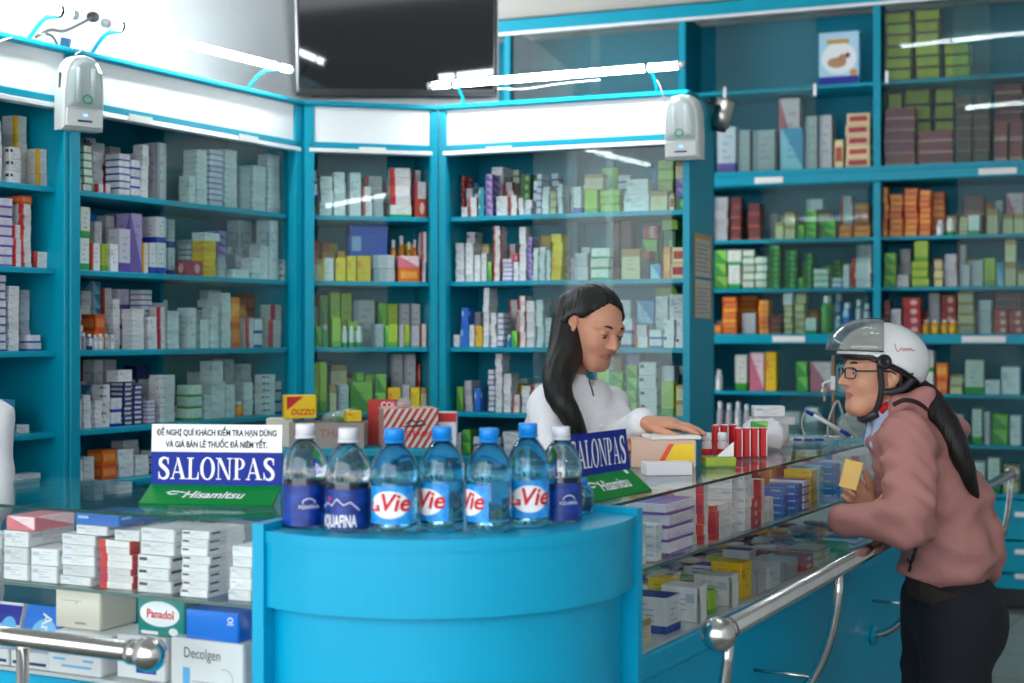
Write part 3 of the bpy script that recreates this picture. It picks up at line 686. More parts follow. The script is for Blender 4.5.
stock(FR, Z_SH[2], Z_SH[1]-.018, '''443,459,335,1,w;460,468,326,1,B;461,468,308,1,B,326;469,474,325,1,w;475,482,326,1,Y;483,489,286,10,w;490,496,313,6,w;497,503,313,6,w;504,508,320,5,w;506,511,335,1,#B;511,517,331,1,G;518,525,296,10,r;526,535,301,9,w;536,543,300,9,w;544,560,318,5,w;468,480,312,3,w!;508,517,300,8,r!;562,580,310,5,w;585,600,305,5,w!;608,632,300,4,w!
634,648,325,2,w;649,662,330,2,w;663,674,334,1,x;675,687,337,1,x;636,654,300,2,t!;655,668,296,3,w!;664,674,320,1,w,334;676,687,318,1,w,337;669,687,294,2,w!;655,677,284,1,L!''', 'third shelf of '+WR, **LR)
stock(FR, Z_SH[3], Z_SH[2]-.018, '''447,454,389,1,G;456,463,387,1,G;464,472,381,4,S;474,480,388,1,B;475,486,405,1,Y;488,494,370,8,w;495,502,354,10,w;503,511,374,6,w;512,520,395,3,w;521,530,386,5,w;531,545,384,5,w;512,522,384,1,Y!;480,487,392,3,w!;548,560,380,4,w!
596,609,370,3,L;610,623,372,4,G;625,637,365,4,G;638,657,362,4,x;661,674,382,1,L;661,674,366,1,S,382;675,686,385,2,C;659,685,404,1,w;600,622,356,1,C!;625,640,350,1,P!;676,685,366,1,#M!''', 'fourth shelf of '+WR, **LR)
stock(FR, Z_DECK, Z_SH[3]-.018, '447,460,433,2,w;461,470,430,2,G;472,500,437,2,w;502,530,432,3,w;532,550,436,2,S;600,620,432,2,w;625,650,430,3,w;655,684,432,2,w', 'lowest shelf of '+WR, **LR)
WB = 'behind customer'; dB = (.1, .16)
LB1 = dict(smin=st[1]+.025, smax=st[2]-.025, dep=dB, vmax=.385); LB2 = dict(smin=st[2]+.025, smax=st[3]-.025, dep=dB, vmax=.385)
stock(FB, ZB['A'], zb_ledge-.055, '714,728,197,6,S;730,741,197,4,M;747,760,203,3,M;739,746,226,1,G;748,759,222,1,S;784,795,212,2,C;775,783,222,1,C;805,816,210,4,G;806,823,199,1,S,210;816,829,210,2,C!;822,836,220,2,G;838,852,225,2,O;853,871,225,2,O;840,853,196,5,r!;854,869,203,5,O!;797,804,225,1,G', 'upper glass-door shelf '+WB, **LB1)
stock(FB, ZB['B'], ZB['A']-.02, '714,727,250,3,G;728,740,265,1,g;727,741,250,1,g,265;742,754,250,5,g;755,767,257,4,g;768,781,245,8,D;785,797,250,7,D;804,812,253,6,D;813,829,269,3,g;832,842,278,2,w;843,849,265,1,w;850,872,258,6,w;856,872,244,1,S!;782,800,262,3,G!;798,803,278,1,G', 'shelf of green cartons '+WB, **LB1)
stock(FB, ZB['C'], ZB['B']-.02, '714,721,325,1,O;722,737,297,7,O;742,756,313,1,S;739,758,296,7,O!;758,769,300,6,O;770,781,315,3,M;784,792,305,5,C;783,792,293,1,w,305;794,804,303,4,C;796,806,293,1,C,303;805,816,318,1,g;820,833,296,1,#G;834,843,294,1,#B!;842,852,303,1,#B;835,841,316,1,#t;855,862,300,1,#N;863,870,304,1,#N', 'lower ledge shelf '+WB, **LB1)
stock(FB, ZB['A'], zb_ledge-.055, '881,888,187,6,O;889,903,194,7,O;904,918,188,8,O;919,931,190,8,O;936,944,220,1,#w;946,956,218,1,#g;932,945,192,7,O!;968,980,215,1,g;987,998,209,1,C;1003,1013,214,1,C;1014,1024,214,1,C;962,985,195,2,M!;1006,1024,193,1,K!;1026,1040,205,2,C', 'shelf of orange cartons '+WB, **LB2)
stock(FB, ZB['B'], ZB['A']-.02, '881,896,253,3,G;897,909,275,1,w;911,929,261,3,L;914,928,241,1,L,261;934,943,259,3,C;944,957,254,4,S;900,911,249,3,S!;960,970,265,1,S;971,983,260,1,S;984,995,258,1,L;996,1004,262,1,t;1005,1017,238,2,C;1018,1030,270,1,C;958,966,245,1,r!', 'shelf of mixed cartons '+WB, **LB2)
stock(FB, ZB['C'], ZB['B']-.02, '881,890,300,5,M;891,901,309,1,w;902,921,298,4,R;922,930,320,1,#Y;931,939,320,1,#Y;940,948,320,1,#Y;949,957,320,1,#Y;928,940,293,4,S!;941,956,295,4,R!;957,974,291,4,C!;960,977,312,2,Y;978,992,300,3,S;993,1008,310,3,R;1009,1024,310,3,R;993,1024,292,5,M!', 'ledge shelf with yellow pots '+WB, **LB2)
stock(FB, ZB['D'], zb_mid-.055, '715,722,370,1,#w;735,747,355,1,g;749,764,353,1,K;765,776,352,1,Y;796,808,362,2,G;810,832,362,1,K;836,850,365,1,S;855,868,360,1,G', 'shelf under the ledge '+WB, **LB1)
stock(FB, ZB['D'], zb_mid-.055, '926,934,350,2,g;936,948,363,2,O;950,963,375,2,C;965,984,360,1,g;985,1000,380,1,w;1001,1020,367,1,w;884,900,360,1,O;902,915,365,1,w', 'shelf below the yellow pots '+WB, **LB2)
stock(FB, ZB['E'], ZB['D']-.02, '716,723,402,1,#S;725,732,404,1,#S;734,741,402,1,#w;743,750,405,1,#S;755,770,410,1,S;780,800,412,1,S;805,818,408,1,w', 'dark lower shelf '+WB, **LB1)
stock(FB, ZB['E'], ZB['D']-.02, '952,966,415,1,#R;972,982,409,1,g;984,990,412,1,S;991,1008,414,2,G;1010,1021,416,1,w;936,948,420,1,w;910,930,415,2,S', 'shelf beside the ponytail '+WB, **LB2)
stock(FB, ZB['F'], ZB['E']-.02, '972,985,462,1,w;988,1000,458,1,g;1003,1020,465,2,C;950,968,460,1,S', 'drawer top '+WB, **LB2)
stock(FB, ZB['upper'], ZB['upper_shelf']-.02, '717,736,127,1,p;738,750,130,1,S;752,775,130,1,S;780,803,128,1,t;805,817,116,1,S;819,832,115,1,S;834,843,140,1,e;845,871,113,5,e;778,800,98,1,K!', 'upper compartment '+WB, vmin=.05, **LB1)
stock(FB, ZB['upper'], ZB['upper_shelf']-.02, '880,916,108,5,V;917,954,130,3,V;880,902,88,2,l!;904,932,88,5,l!;934,954,88,5,l!;956,972,95,6,M;973,990,95,6,M;994,1008,120,2,V;1009,1023,120,2,V;994,1023,83,2,V,120;1026,1045,90,4,V', 'upper compartment of wrapped cartons '+WB, vmin=.05, **LB2)
stock(FB, ZB['upper_shelf'], zb_top-.04, '884,912,12,6,l;914,941,9,6,l;943,971,43,3,l;880,884,25,5,l!', 'topmost shelf '+WB, vmin=.05, **LB2)

# glass counters
WK = 'under Vietnamese notice'
LK = dict(smin=K0+.012, smax=K1-.012, vmin=.02, vmax=.38, dep=(.11, .14))
stock(FK, Z_M, Z_C-.008, '''-24,-2,535,3,w;0,26,547,2,T;0,26,531,1,w,547;4,33,517,1,K,531;28,56,549,2,w;57.5,89,577,1,w;59,94,535,4,w,577;74,106,526,1,w,535;73,118,515,1,B,526;96,132,541,7,w;112,138,531,1,w,541;134,169,556,3,w;138,175,529,2,w,556
172,196,558,4,x;178,207,531,4,x,558;199,222,580,2,w;226,250,568,3,w;230,252,547,2,w,568;200,218,568,1,w,580''', 'upper shelf '+WK, **LK)
WQ = 'of customer counter'
LQ = dict(smin=.03, smax=Q1-.02, vmin=.02, vmax=.40, dep=(.08, .11))
stock(FQ, Z_M, Z_C-.008, '''641,648,524,4,w;649,656,526,4,w;657,664,524,4,w;640,664,504,1,y,526;668,696,512,3,p;667,697,501,1,p,512;699,715,506,7,r;716,732,504,6,r;712,718,512,1,R;734,742,505,4,w;743,751,506,4,w;736,751,486,1,r,505;753,760,500,3,R;761,769,497,3,R;754,768,478,2,M,499;770,775,497,2,w;776,783,494,1,P;784,790,488,4,B;791,797,486,4,R
798,804,484,4,B;805,811,480,4,w;812,819,470,6,Y;820,826,466,5,t;827,833,466,5,w;834,842,464,5,B;845,855,462,4,w;858,868,455,4,r;870,885,450,3,w;786,812,463,1,Y!;690,712,485,1,C!;714,732,488,1,C!;770,783,470,2,R!;740,752,470,1,R!;664,680,496,1,O!;890,905,445,3,b''', 'upper shelf '+WQ, **LQ)
stock(FQ, Z_B+.006, Z_M-.008, '''668,683,596,1,b;655,667,612,1,t;642,653,620,1,C;698,709,586,1,w;711,718,590,1,L;719,727,588,1,C;730,741,575,1,w;743,753,562,1,Y;757,768,570,1,S;770,782,565,1,w;785,800,560,1,S;803,815,556,2,R;818,832,548,2,C;836,850,545,1,G;855,880,535,2,w;885,905,525,2,C;645,663,590,1,r!''', 'lower shelf '+WQ, **LQ)

def fill(fr, zs, zmax, px0, px1, styles, lo, hi, where, wpx=(6, 11), nn=(2, 6), **kw):
    """more stacks between and behind those already standing"""
    x = px0; rows = []; ra = random.Random(int(zs*1000)+int(px0))
    while x < px1:
        w = ra.uniform(*wpx); zt = zs+(zmax-zs)*ra.uniform(lo, hi); y = HY-(zt-H)*FPX/fr.Y(x, .1)
        sty = styles(x) if callable(styles) else styles
        rows.append(f'{x:.1f},{min(px1, x+w):.1f},{y:.1f},{ra.randint(*nn)},{ra.choice(sty)}'); x += w+ra.uniform(.3, 1.6)
    stock(fr, zs, zmax, ';'.join(rows), where, **kw)
ords = ['top', 'second', 'third', 'fourth']; tops = [Z_BOX]+[z-.018 for z in Z_SH[:3]]
for i in range(4):
    fill(FL, Z_SH[i], tops[i], 76, 166, 'wwwbwrwxwpS', .28, .72, ords[i]+' shelf of '+W1, (6, 11), **{**L1, 'dep': (.04, .06)})
    fill(FL, Z_SH[i], tops[i], 188, 282, 'wwwwbwrwS', .28, .66, ords[i]+' shelf of '+W1, (6, 11), **{**L1, 'dep': (.04, .06)})
    fill(FR, Z_SH[i], tops[i], 466, 560, 'wwwbwrwxwpC', .26, .64, ords[i]+' shelf of '+WR, (5, 9), **{**LR, 'dep': (.05, .08)})
    fill(FR, Z_SH[i], tops[i], 570, 686, 'wwwbwrwxCLS', .25, .58, ords[i]+' shelf of '+WR, (8, 14), **{**LR, 'dep': (.05, .08)})
    fill(FC, Z_SH[i], tops[i], 308, 432, ['wrwrS', 'YCSOY', 'LGSLC', 'LCGSY'][i], .3, .7, ords[i]+' shelf of '+WC, (7, 12), (1, 3), **LC)
for zz, zt_, a, b, sty, lb in ((ZB['A'], zb_ledge-.055, 716, 870, 'MCGSO', 'upper glass-door shelf '), (ZB['B'], ZB['A']-.02, 716, 870, 'GDGgS', 'shelf of green cartons '), (ZB['C'], ZB['B']-.02, 716, 830, 'OMOCS', 'lower ledge shelf ')):
    fill(FB, zz, zt_, a, b, sty, .3, .7, lb+WB, (8, 13), (2, 6), **LB1)
for zz, zt_, a, b, sty, lb in ((ZB['A'], zb_ledge-.055, 884, 1022, 'OOCSM', 'shelf of orange cartons '), (ZB['B'], ZB['A']-.02, 884, 1022, 'GLCSt', 'shelf of mixed cartons '), (ZB['C'], ZB['B']-.02, 884, 1022, 'MRCSR', 'ledge shelf with yellow pots ')):
    fill(FB, zz, zt_, a, b, sty, .3, .72, lb+WB, (8, 13), (2, 6), **LB2)
zone = lambda x: 'wwyC' if x < 668 else 'pwpw' if x < 698 else 'rrwr' if x < 735 else 'wrwC' if x < 753 else 'RMRr' if x < 778 else 'BwPR' if x < 812 else 'YYt' if x < 828 else 'twB'
for k in range(2): fill(FQ, Z_M, Z_C-.008, 640+k*3, 905, zone, .62, .96, 'upper shelf '+WQ, (5, 8), (3, 6), **{**LQ, 'dep': (.06, .09)})
fill(FQ, Z_B+.006, Z_M-.008, 642, 760, 'wCLbSwY', .3, .62, 'lower shelf '+WQ, (7, 11), (1, 2), **{**LQ, 'dep': (.06, .09)})

def place(o, B):
    o.location = B['fr'].w(B['s'], B['v'], B['z']); o.rotation_euler = (0, 0, B['fr'].a+B['yaw']); o.scale = (B['w'], B['d'], B['h'])
cats = {'medicine_box': [b for b in BOXES if b['st'] not in COLOURED], 'carton': [b for b in BOXES if b['st'] in COLOURED]}
for kind, lst in cats.items():
    lst.sort(key=lambda b: -b['area'])
    for B in lst[:300]:
        o = bpy.data.objects.new(kind, CARTON[B['st']]); COL.objects.link(o); place(o, B)
        wd = STY[B['st']][0]; noun = 'medicine box' if kind == 'medicine_box' else 'carton'
        lb = (wd.replace('white box with yellow marks', 'yellow-marked white box') if 'white box' in wd else wd+' '+noun)+' '+B['how']+', '+B['where']
        tag(o, lb, noun, noun+' '+('es' if 0 else '')+'stock, '+B['where'])
    rest = lst[300:]
    if rest:
        codes = sorted({b['st'] for b in rest}); base = CARTON['w']
        V0 = np.array([v.co[:] for v in base.vertices]); F0 = [tuple(p.vertices) for p in base.polygons]
        U0 = np.array([l.uv[:] for l in base.uv_layers[0].data]); vs, fs, fm, uv = [], [], [], []
        for B in rest:
            M = Matrix.Translation(B['fr'].w(B['s'], B['v'], B['z'])) @ Matrix.Rotation(B['fr'].a+B['yaw'], 4, 'Z') @ Matrix.Diagonal((B['w'], B['d'], B['h'], 1))
            Mn = np.array(M); b0 = len(vs); vs += list(V0 @ Mn[:3,:3].T + Mn[:3,3]); fs += [tuple(i+b0 for i in f) for f in F0]
            fm += [codes.index(B['st'])]*len(F0); uv.append(U0)
        o = mesh('small_medicine_stock' if kind == 'medicine_box' else 'small_carton_stock', vs, fs, [STY[c][1] for c in codes], None, False, fm, np.concatenate(uv))
        o['kind'] = 'stuff'; tag(o, 'small white medicine boxes packed along the cabinet shelves' if kind == 'medicine_box' else 'small coloured cartons packed along the cabinet shelves', 'medicine boxes' if kind == 'medicine_box' else 'cartons')
BM = {}
M_cap = M_white
for fr, s, v, z, r, h, c, where in BOTTLES:
    wd, mm = STY[c]
    if c not in BM:
        bo = lathe('medicine_bottle', [(.85,0),(1,.03),(1,.66),(.92,.74),(.5,.82),(.48,.84)], mm, None, 14); BM[c] = bo.data
        nv = len(bo.data.vertices); ul = bo.data.uv_layers.new(name='UVMap')
        for l in bo.data.loops:
            q = bo.data.vertices[l.vertex_index].co; ul.data[l.index].uv = (math.atan2(q.y, q.x)/2/PI+.5, q.z)
        COL.objects.unlink(bo); bpy.data.objects.remove(bo)
    if 'cap' not in BM:
        co = lathe('cap', [(.55,.82),(.6,.83),(.6,.985),(.56,1)], M_cap, None, 14); BM['cap'] = co.data; bpy.data.objects.remove(co)
    o = bpy.data.objects.new('medicine_bottle', BM[c]); COL.objects.link(o)
    o.location = fr.w(s, v, z+.0005); o.scale = (r, r, h); o.rotation_euler = (0,0,fr.a)
    k = bpy.data.objects.new('cap', BM['cap']); COL.objects.link(k); k.parent = o
    tag(o, wd.replace('white box', 'white')+' medicine bottle with white cap, '+where, 'bottle', 'bottles, '+where)
R_ = math.radians
# ------------------------------------------------------------------ sign stands
M_sgreen = mat('sign_green', srgb(.0,.50,.20), .4, spec=.2); M_sblue = mat('sign_blue', srgb(.0,.15,.56), .4, spec=.2)
M_swhite = mat('sign_white', (.82,.83,.84), .3)
def sign(fr, s, v, w, top, label, fd=.06, fh=.030, hb=.061, lean=.06):
    """folded sheet: green foot sloping up to the back, blue board standing on it, optional white notice"""
    e = fr.empty('sign_stand', s, v, Z_C+.0008)
    th = .004
    def quad(name, a, b, c, d, m, t=th):
        n = (b-a).cross(d-a).normalized()*t
        return mesh(name, [a,b,c,d,a+n*-1,b+n*-1,c+n*-1,d+n*-1], [(0,1,2,3),(7,6,5,4),(0,4,5,1),(1,5,6,2),(2,6,7,3),(3,7,4,0)], m, e)
    x = w/2; V = Vector
    quad('green_foot', V((-x,0,.002)), V((x,0,.002)), V((x,fd,fh)), V((-x,fd,fh)), M_sgreen)
    def up(h): return V((0, fd+h*lean, fh+h))
    ux = V((1,0,0))
    quad('blue_board', up(0)-ux*x, up(0)+ux*x, up(hb)+ux*x, up(hb)-ux*x, M_sblue)
    mesh('support', [V((-x*.8,fd+.004,fh-.004)), V((x*.8,fd+.004,fh-.004)), V((x*.8,fd+.03,.0)), V((-x*.8,fd+.03,.0)),
                     V((-x*.8,fd+.007,fh-.004)), V((x*.8,fd+.007,fh-.004)), V((x*.8,fd+.033,.0)), V((-x*.8,fd+.033,.0))], [(0,1,2,3),(7,6,5,4),(0,4,5,1),(1,5,6,2),(2,6,7,3),(3,7,4,0)], M_swhite, e)
    eps = V((0,-.0006,.0002))
    g, gw = serif_word('SALONPAS'); k = w*.90/gw; hh = hb*.66; y0 = hb*.17
    g.obj('brand_lettering', M_whiteink, e, lambda a, b: up(y0+b*hh)+ux*(a*k-w*.45)+eps)
    fy = lambda a, b: V((a, .30*fd+b, .002+(.30*fd+b)*(fh-.002)/fd))+V((0,-.0003,.0008))
    put_text('maker_lettering', 'Hisamitsu', .027, M_whiteink, e, lambda a, b: fy(a+.006, b*1.1), shear=.28, width=1.08, bold=.0006)
    sw = Shapes2D().add(stroke([(-.058,.012),(-.072,.010),(-.080,.015),(-.070,.020),(-.050,.017),(-.036,.012)], [.002,.004,.004,.004,.003,.002]))
    sw.obj('swash', M_whiteink, e, lambda a, b: fy(a-.004, b))
    if top:
        h2 = .052
        quad('white_notice', up(hb+.0005)-ux*x, up(hb+.0005)+ux*x, up(hb+h2)+ux*x, up(hb+h2)-ux*x, M_swhite)
        for t, yy in (('ĐỀ NGHỊ QUÍ KHÁCH KIỂM TRA HẠN DÙNG', .031), ('VÀ GIÁ BÁN LẺ THUỐC ĐÃ NIÊM YẾT.', .009)):
            v, f = text_mesh(t, .0155, width=1.0, bold=.0005); wd = max(q[0] for q in v)-min(q[0] for q in v); kx = (w*.92 if yy > .02 else w*.78)/wd
            mesh('notice_lettering', [up(hb+yy+b)+ux*a*kx+eps for a, b in v], f, M_blackink, e)
    else:
        fr2 = Shapes2D().rect(.085,.026,.098,.034).obj('mark', M_whiteink, e, lambda a, b: fy(a, b))
    return tag(e, label, 'sign')
d_ = .315*1450/(505.5-HY); FS1 = Fr(XY(205, d_), R_(-7))
sign(FS1, 0, 0, .252, True, 'blue and green sign stand with white Vietnamese notice on top')
p_ = XY(593, .315*1450/(503.5-HY)); FS2 = Fr(p_, R_(57))
sign(FS2, .122, .002, .236, False, 'blue and green sign stand without notice, on the long counter', .05, .042, .080, .12)

# ------------------------------------------------------------------ water bottles
def pet(name, tint):
    return glass_pane(name, tint, 1.6, .02)
M_pet_clear = pet('clear_plastic', (.95,.965,.975)); M_pet_blue = pet('blue_tinted_plastic', srgb(.72,.92,.98))
def water_mat(name, col):
    m = mat(name, col, .02, trans=1.0, ior=1.30); return m
M_water = water_mat('water', (.96,.985,.99)); M_waterb = water_mat('water_blue', srgb(.90,.98,1.0))
M_capw = mat('white_cap', (.74,.76,.82), .4); M_capb = mat('blue_cap', srgb(.08,.54,.88), .35)
def label_mat(name, kind):
    m, N, L, b = nt(name); b.inputs['Roughness'].default_value = .35
    uv = N.new('ShaderNodeUVMap'); wv = N.new('ShaderNodeTexNoise'); wv.inputs['Scale'].default_value = 3.2; wv.inputs['Detail'].default_value = 1
    L.new(uv.outputs[0], wv.inputs['Vector']); r = N.new('ShaderNodeValToRGB'); L.new(wv.outputs['Fac'], r.inputs[0])
    el = r.color_ramp.elements
    if kind == 'navy': el[0].color = (*srgb(.0,.15,.48), 1); el[1].color = (*srgb(.02,.30,.70), 1); el[0].position = .45; el[1].position = .8
    else:
        el[0].color = (*srgb(.03,.46,.82), 1); el[0].position = .30; el[1].color = (*srgb(.12,.66,.92), 1); el[1].position = .75
    L.new(r.outputs[0], b.inputs['Base Color']); return m
M_lab_navy = label_mat('navy_label', 'navy'); M_lab_sky = label_mat('sky_label', 'sky')
def bottle(px, d, r, h, kind, rot, label, text=True, zb=None):
    z = (Zk if zb is None else zb)+.0006; e = empty('water_bottle', (*XY(px, d), z))
    blue = kind == 'sky'; mp, mw = (M_pet_blue, M_waterb) if blue else (M_pet_clear, M_water)
    prof = [(.80,0),(.94,.012),(1,.04),(1,.09),(.975,.10),(.975,.12),(1,.13),(1,.46),(.965,.475),(.965,.50),(1,.515),(1,.56),(.97,.62),(.87,.70),(.70,.77),(.48,.83),(.36,.865),(.345,.90),(.345,.93)]
    lathe('bottle_wall', [(a*r, b*h) for a, b in prof], mp, e, 32)
    lathe('water', [(a*r*.955, max(.006, b*h)) for a, b in prof if b < .86]+[(.30*r, .862*h)], mw, e, 28)
    c = lathe('cap', [(.36*r,.885*h),(.43*r,.887*h),(.43*r,.985*h),(.40*r,h)], M_capb if blue else M_capw, e, 24)
    lathe('neck_ring', [(.37*r,.862*h),(.46*r,.864*h),(.46*r,.882*h),(.37*r,.884*h)], M_capb if blue else M_capw, e, 24)
    # wrap-around label
    n = 40; a0_, a1_ = (0, 2*PI) if not blue else (math.radians(-62), math.radians(62)); z0, z1 = (.03*h, .42*h) if not blue else (.10*h, .46*h)
    vs, fs, uv = [], [], []
    for i in range(n+1):
        t = a0_+(a1_-a0_)*i/n-PI/2+rot
        for zz in (z0, z1): vs.append((math.cos(t)*r*1.008, math.sin(t)*r*1.008, zz))
    for i in range(n):
        fs.append((2*i, 2*i+2, 2*i+3, 2*i+1)); uv += [(i/n*2,0),((i+1)/n*2,0),((i+1)/n*2,1),(i/n*2,1)]
    lb = mesh('label_wrap', vs, fs, M_lab_sky if blue else M_lab_navy, e, True, None, uv)
    def wrap(x, y, k=1.03): t = -PI/2+rot+x/r; return (math.cos(t)*r*k, math.sin(t)*r*k, y)
    if blue:
        g = Shapes2D(); 
        bm2 = [( .9*r*math.cos(2*PI*i/26)*.95, .275*h+.135*h*math.sin(2*PI*i/26)) for i in range(26)]
        g.v = bm2+[(0, .275*h)]; g.f = [(i, (i+1) % 26, 26) for i in range(26)]
        def fan(rx, ry, cy, m, k, nm):
            v, f = [], []; R = 6
            for j in range(R+1):
                for i in range(30):
                    t = 2*PI*i/30; v.append(wrap(rx*j/R*math.cos(t), cy+ry*j/R*math.sin(t), k))
            for j in range(R):
                for i in range(30): f.append((j*30+i, j*30+(i+1) % 30, (j+1)*30+(i+1) % 30, (j+1)*30+i))
            return mesh(nm, v, f, m, lb)
        fan(.86*r, .13*h, .285*h, M_whiteink, 1.022, 'white_cloud')
        put_text('brand_lettering', 'Vie', .23*h, M_redink, lb, lambda x, y: wrap(x+.20*r, y+.23*h, 1.06), shear=.22, bold=.0004*2)
        put_text('brand_lettering', 'La', .125*h, M_redink, lb, lambda x, y: wrap(x-.66*r, y+.225*h, 1.06), shear=.22, bold=.0003*2)
    elif text:
        put_text('brand_lettering', 'AQUAFINA', .105*h, M_whiteink, lb, lambda x, y: wrap(x, y*1.55+.06*h, 1.05), width=.72, bold=.0004)
        Shapes2D().add(stroke([(-.9*r,.24*h),(-.5*r,.29*h),(-.25*r,.26*h),(0,.33*h),(.3*r,.27*h),(.6*r,.30*h),(1.0*r,.22*h)], [.0015]*7)).obj('mountain_line', M_whiteink, lb, lambda x, y: wrap(x, y, 1.045))
        Shapes2D().disc(-.35*r, .33*h, .09*r, .09*r, 14).obj('sun_mark', M_redink, lb, lambda x, y: wrap(x, y, 1.045))
    else:
        put_text('brand_lettering', 'AQUAFINA', .05*h, M_whiteink, lb, lambda x, y: wrap(x, y+.20*h, 1.04), width=.8)
        Shapes2D().ring(0, .25*h, .30*r, .05*h, .26*r, .042*h, 0, PI).obj('emblem', M_whiteink, lb, lambda x, y: wrap(x, y, 1.045))
        Shapes2D().rect(-.7*r, .05*h, .7*r, .14*h).obj('notice_block', mat('label_block', srgb(.10,.34,.74), .4), lb, lambda x, y: wrap(x, y, 1.03))
    return tag(e, label, 'bottle', 'small water bottles on the corner counter')
R_ = math.radians
bottle(305, 2.43, .0368, .172, 'navy', R_(18), 'white-capped water bottle with navy label beside the Vietnamese notice stand', False)
bottle(348, 2.385, .0372, .168, 'navy', R_(-22), 'white-capped water bottle with mountain line and big lettering on navy label')
bottle(394.5, 2.365, .0388, .169, 'sky', R_(-8), 'blue-capped water bottle between the navy-label one and its blue twin')
bottle(442, 2.40, .0378, .170, 'sky', R_(-42), 'blue-capped water bottle, its label turned so only the last letters show')
bottle(489, 2.385, .0375, .168, 'sky', R_(-62), 'blue-capped water bottle with label turned almost out of sight')
bottle(528, 2.44, .0372, .173, 'sky', R_(4), 'blue-capped water bottle with label facing front, near the smaller sign')
bottle(561, 2.50, .0360, .163, 'navy', R_(20), 'clear water bottle with navy label right beside the blue and green sign', False)
bottle(583, 2.60, .019, .064, 'sky', R_(150), 'tiny blue-capped water bottle tucked between navy-label bottle and sign')

# ------------------------------------------------------------------ printed boxes in the short counter
def carton(name, fr, s, v, z, w, d, h, st_, label, yaw=0, cat='medicine box', group=None):
    e = fr.empty(name, s, v, z+.0006); e.rotation_euler = (0, 0, fr.a+yaw)
    o = bpy.data.objects.new('carton_body', CARTON[st_]); COL.objects.link(o); o.parent = e; o.scale = (w, d, h)
    if label: tag(e, label, cat, group)
    return e
def plain(name, fr, s, v, z, w, d, h, m, label, yaw=0, cat='medicine box', tilt=0):
    e = fr.empty(name, s, v, z+.0006); e.rotation_euler = (tilt, 0, fr.a+yaw)
    b = box('carton_body', (-w/2, -d/2, 0), (w/2, d/2, h), m, e, .0015)
    box('tuck_flap', (w/2-.0004, -d*.46, h*.06), (w/2+.0008, d*.46, h*.94), m, e, .0003)
    tag(e, label, cat); return e
def front_of(e, d, tilt=0): return lambda x, y: (x, -d/2-.0007, y)
zlo = Z_B+.006
def kpx(px, v): return FK.s(px, v)
def ksize(px0, px1, v): return kpx(px1, v)-kpx(px0, v)
def kz(px, py, v): return FK.z(px, py, v)
M_teal_pk = mat('teal_carton', srgb(.05,.52,.50), .35); M_blue_pk = mat('blue_carton', srgb(.05,.45,.86), .35); M_white_pk = mat('white_carton', (.74,.75,.77), .45); M_cream_pk = mat('cream_carton', srgb(.86,.84,.78), .5)
M_skyink = mat('sky_ink', srgb(.35,.70,.92), .4); M_greyink = mat('grey_ink', (.30,.31,.36), .5); M_navyink = mat('navy_ink', srgb(.07,.12,.38), .4)
# big white box with dark lettering (front right)
v = .03; w = ksize(171, 243, v); s = (kpx(171, v)+kpx(243, v))/2; h1 = kz(205, 641, v)-zlo
e = plain('medicine_box', FK, s, v+.06, zlo, w, .12, h1, M_white_pk, 'large white box with grey cold remedy lettering under the plain blue box'); f = front_of(e, .12)
put_text('brand_lettering', 'Decolgen', .026, M_blackink, e, lambda x, y: f(x-w*.06, y+h1*.62), width=.80)
Shapes2D().rect(-w*.33, h1*.05, -w*.23, h1*.42).obj('pill_picture', M_skyink, e, f)
Shapes2D().ring(w*.25, h1*.25, .018, .018, .0168, .0168, -PI*.6, PI*.6).rect(-w*.2, h1*.14, w*.26, h1*.16).obj('swoosh', M_greyink, e, f)
ztop = zlo+h1
v2 = .035; w2 = ksize(186, 238, v2); h2 = kz(212, 611, v2)-ztop
e = plain('medicine_box', FK, (kpx(186, v2)+kpx(238, v2))/2, v2+.05, ztop, w2, .10, h2-.001, M_blue_pk, 'plain bright blue box on the large cold remedy box'); f = front_of(e, .10)
Shapes2D().ring(w2*.36, h2*.74, .006, .005, .004, .003).rect(w2*.30, h2*.58, w2*.42, h2*.61).obj('small_mark', M_whiteink, e, f)
# box with oval logo, on a white box
v3 = .045; w3 = ksize(136, 182, v3); s3 = (kpx(136, v3)+kpx(182, v3))/2; zb3 = kz(158, 637, v3)
sl_, sr_ = (kpx(50, .03)+kpx(108, .03))/2+.01+ksize(48, 104, .03)/2+.004, kpx(167, v3)
e = plain('medicine_box', FK, (sl_+sr_)/2, v3+.05, zlo, sr_-sl_, .11, zb3-zlo-.0012, M_white_pk, 'white box with blue print beneath the turquoise oval-logo box'); hb_ = zb3-zlo; f = front_of(e, .11)
Shapes2D().rect(-.01, .012, .035, .022).rect(.012, .03, .05, .034).obj('print_block', M_blueink, e, f)
Shapes2D().rect(-.05, hb_*.6, .05, hb_*.64).rect(-.05, hb_*.5, .02, hb_*.53).obj('print_line', mat('rose_ink', srgb(.85,.62,.66), .5), e, f)
h3 = kz(158, 597, v3)-zb3
e = plain('medicine_box', FK, s3, v3+.04, zb3-.0005, w3, .07, h3-.001, M_teal_pk, 'turquoise box with red lettering in a white oval'); f = front_of(e, .07)
Shapes2D().disc(-.002, h3*.56, w3*.43, h3*.32).obj('oval', M_whiteink, e, f)
put_text('brand_lettering', 'Panadol', .021, M_redink, e, lambda x, y: (x, -.07/2-.0013, y+h3*.46), bold=.0005, width=.93)
Shapes2D().rect(-w3*.42, h3*.04, -w3*.05, h3*.12).disc(w3*.28, h3*.14, .010, .007).obj('pill_picture', M_whiteink, e, f)
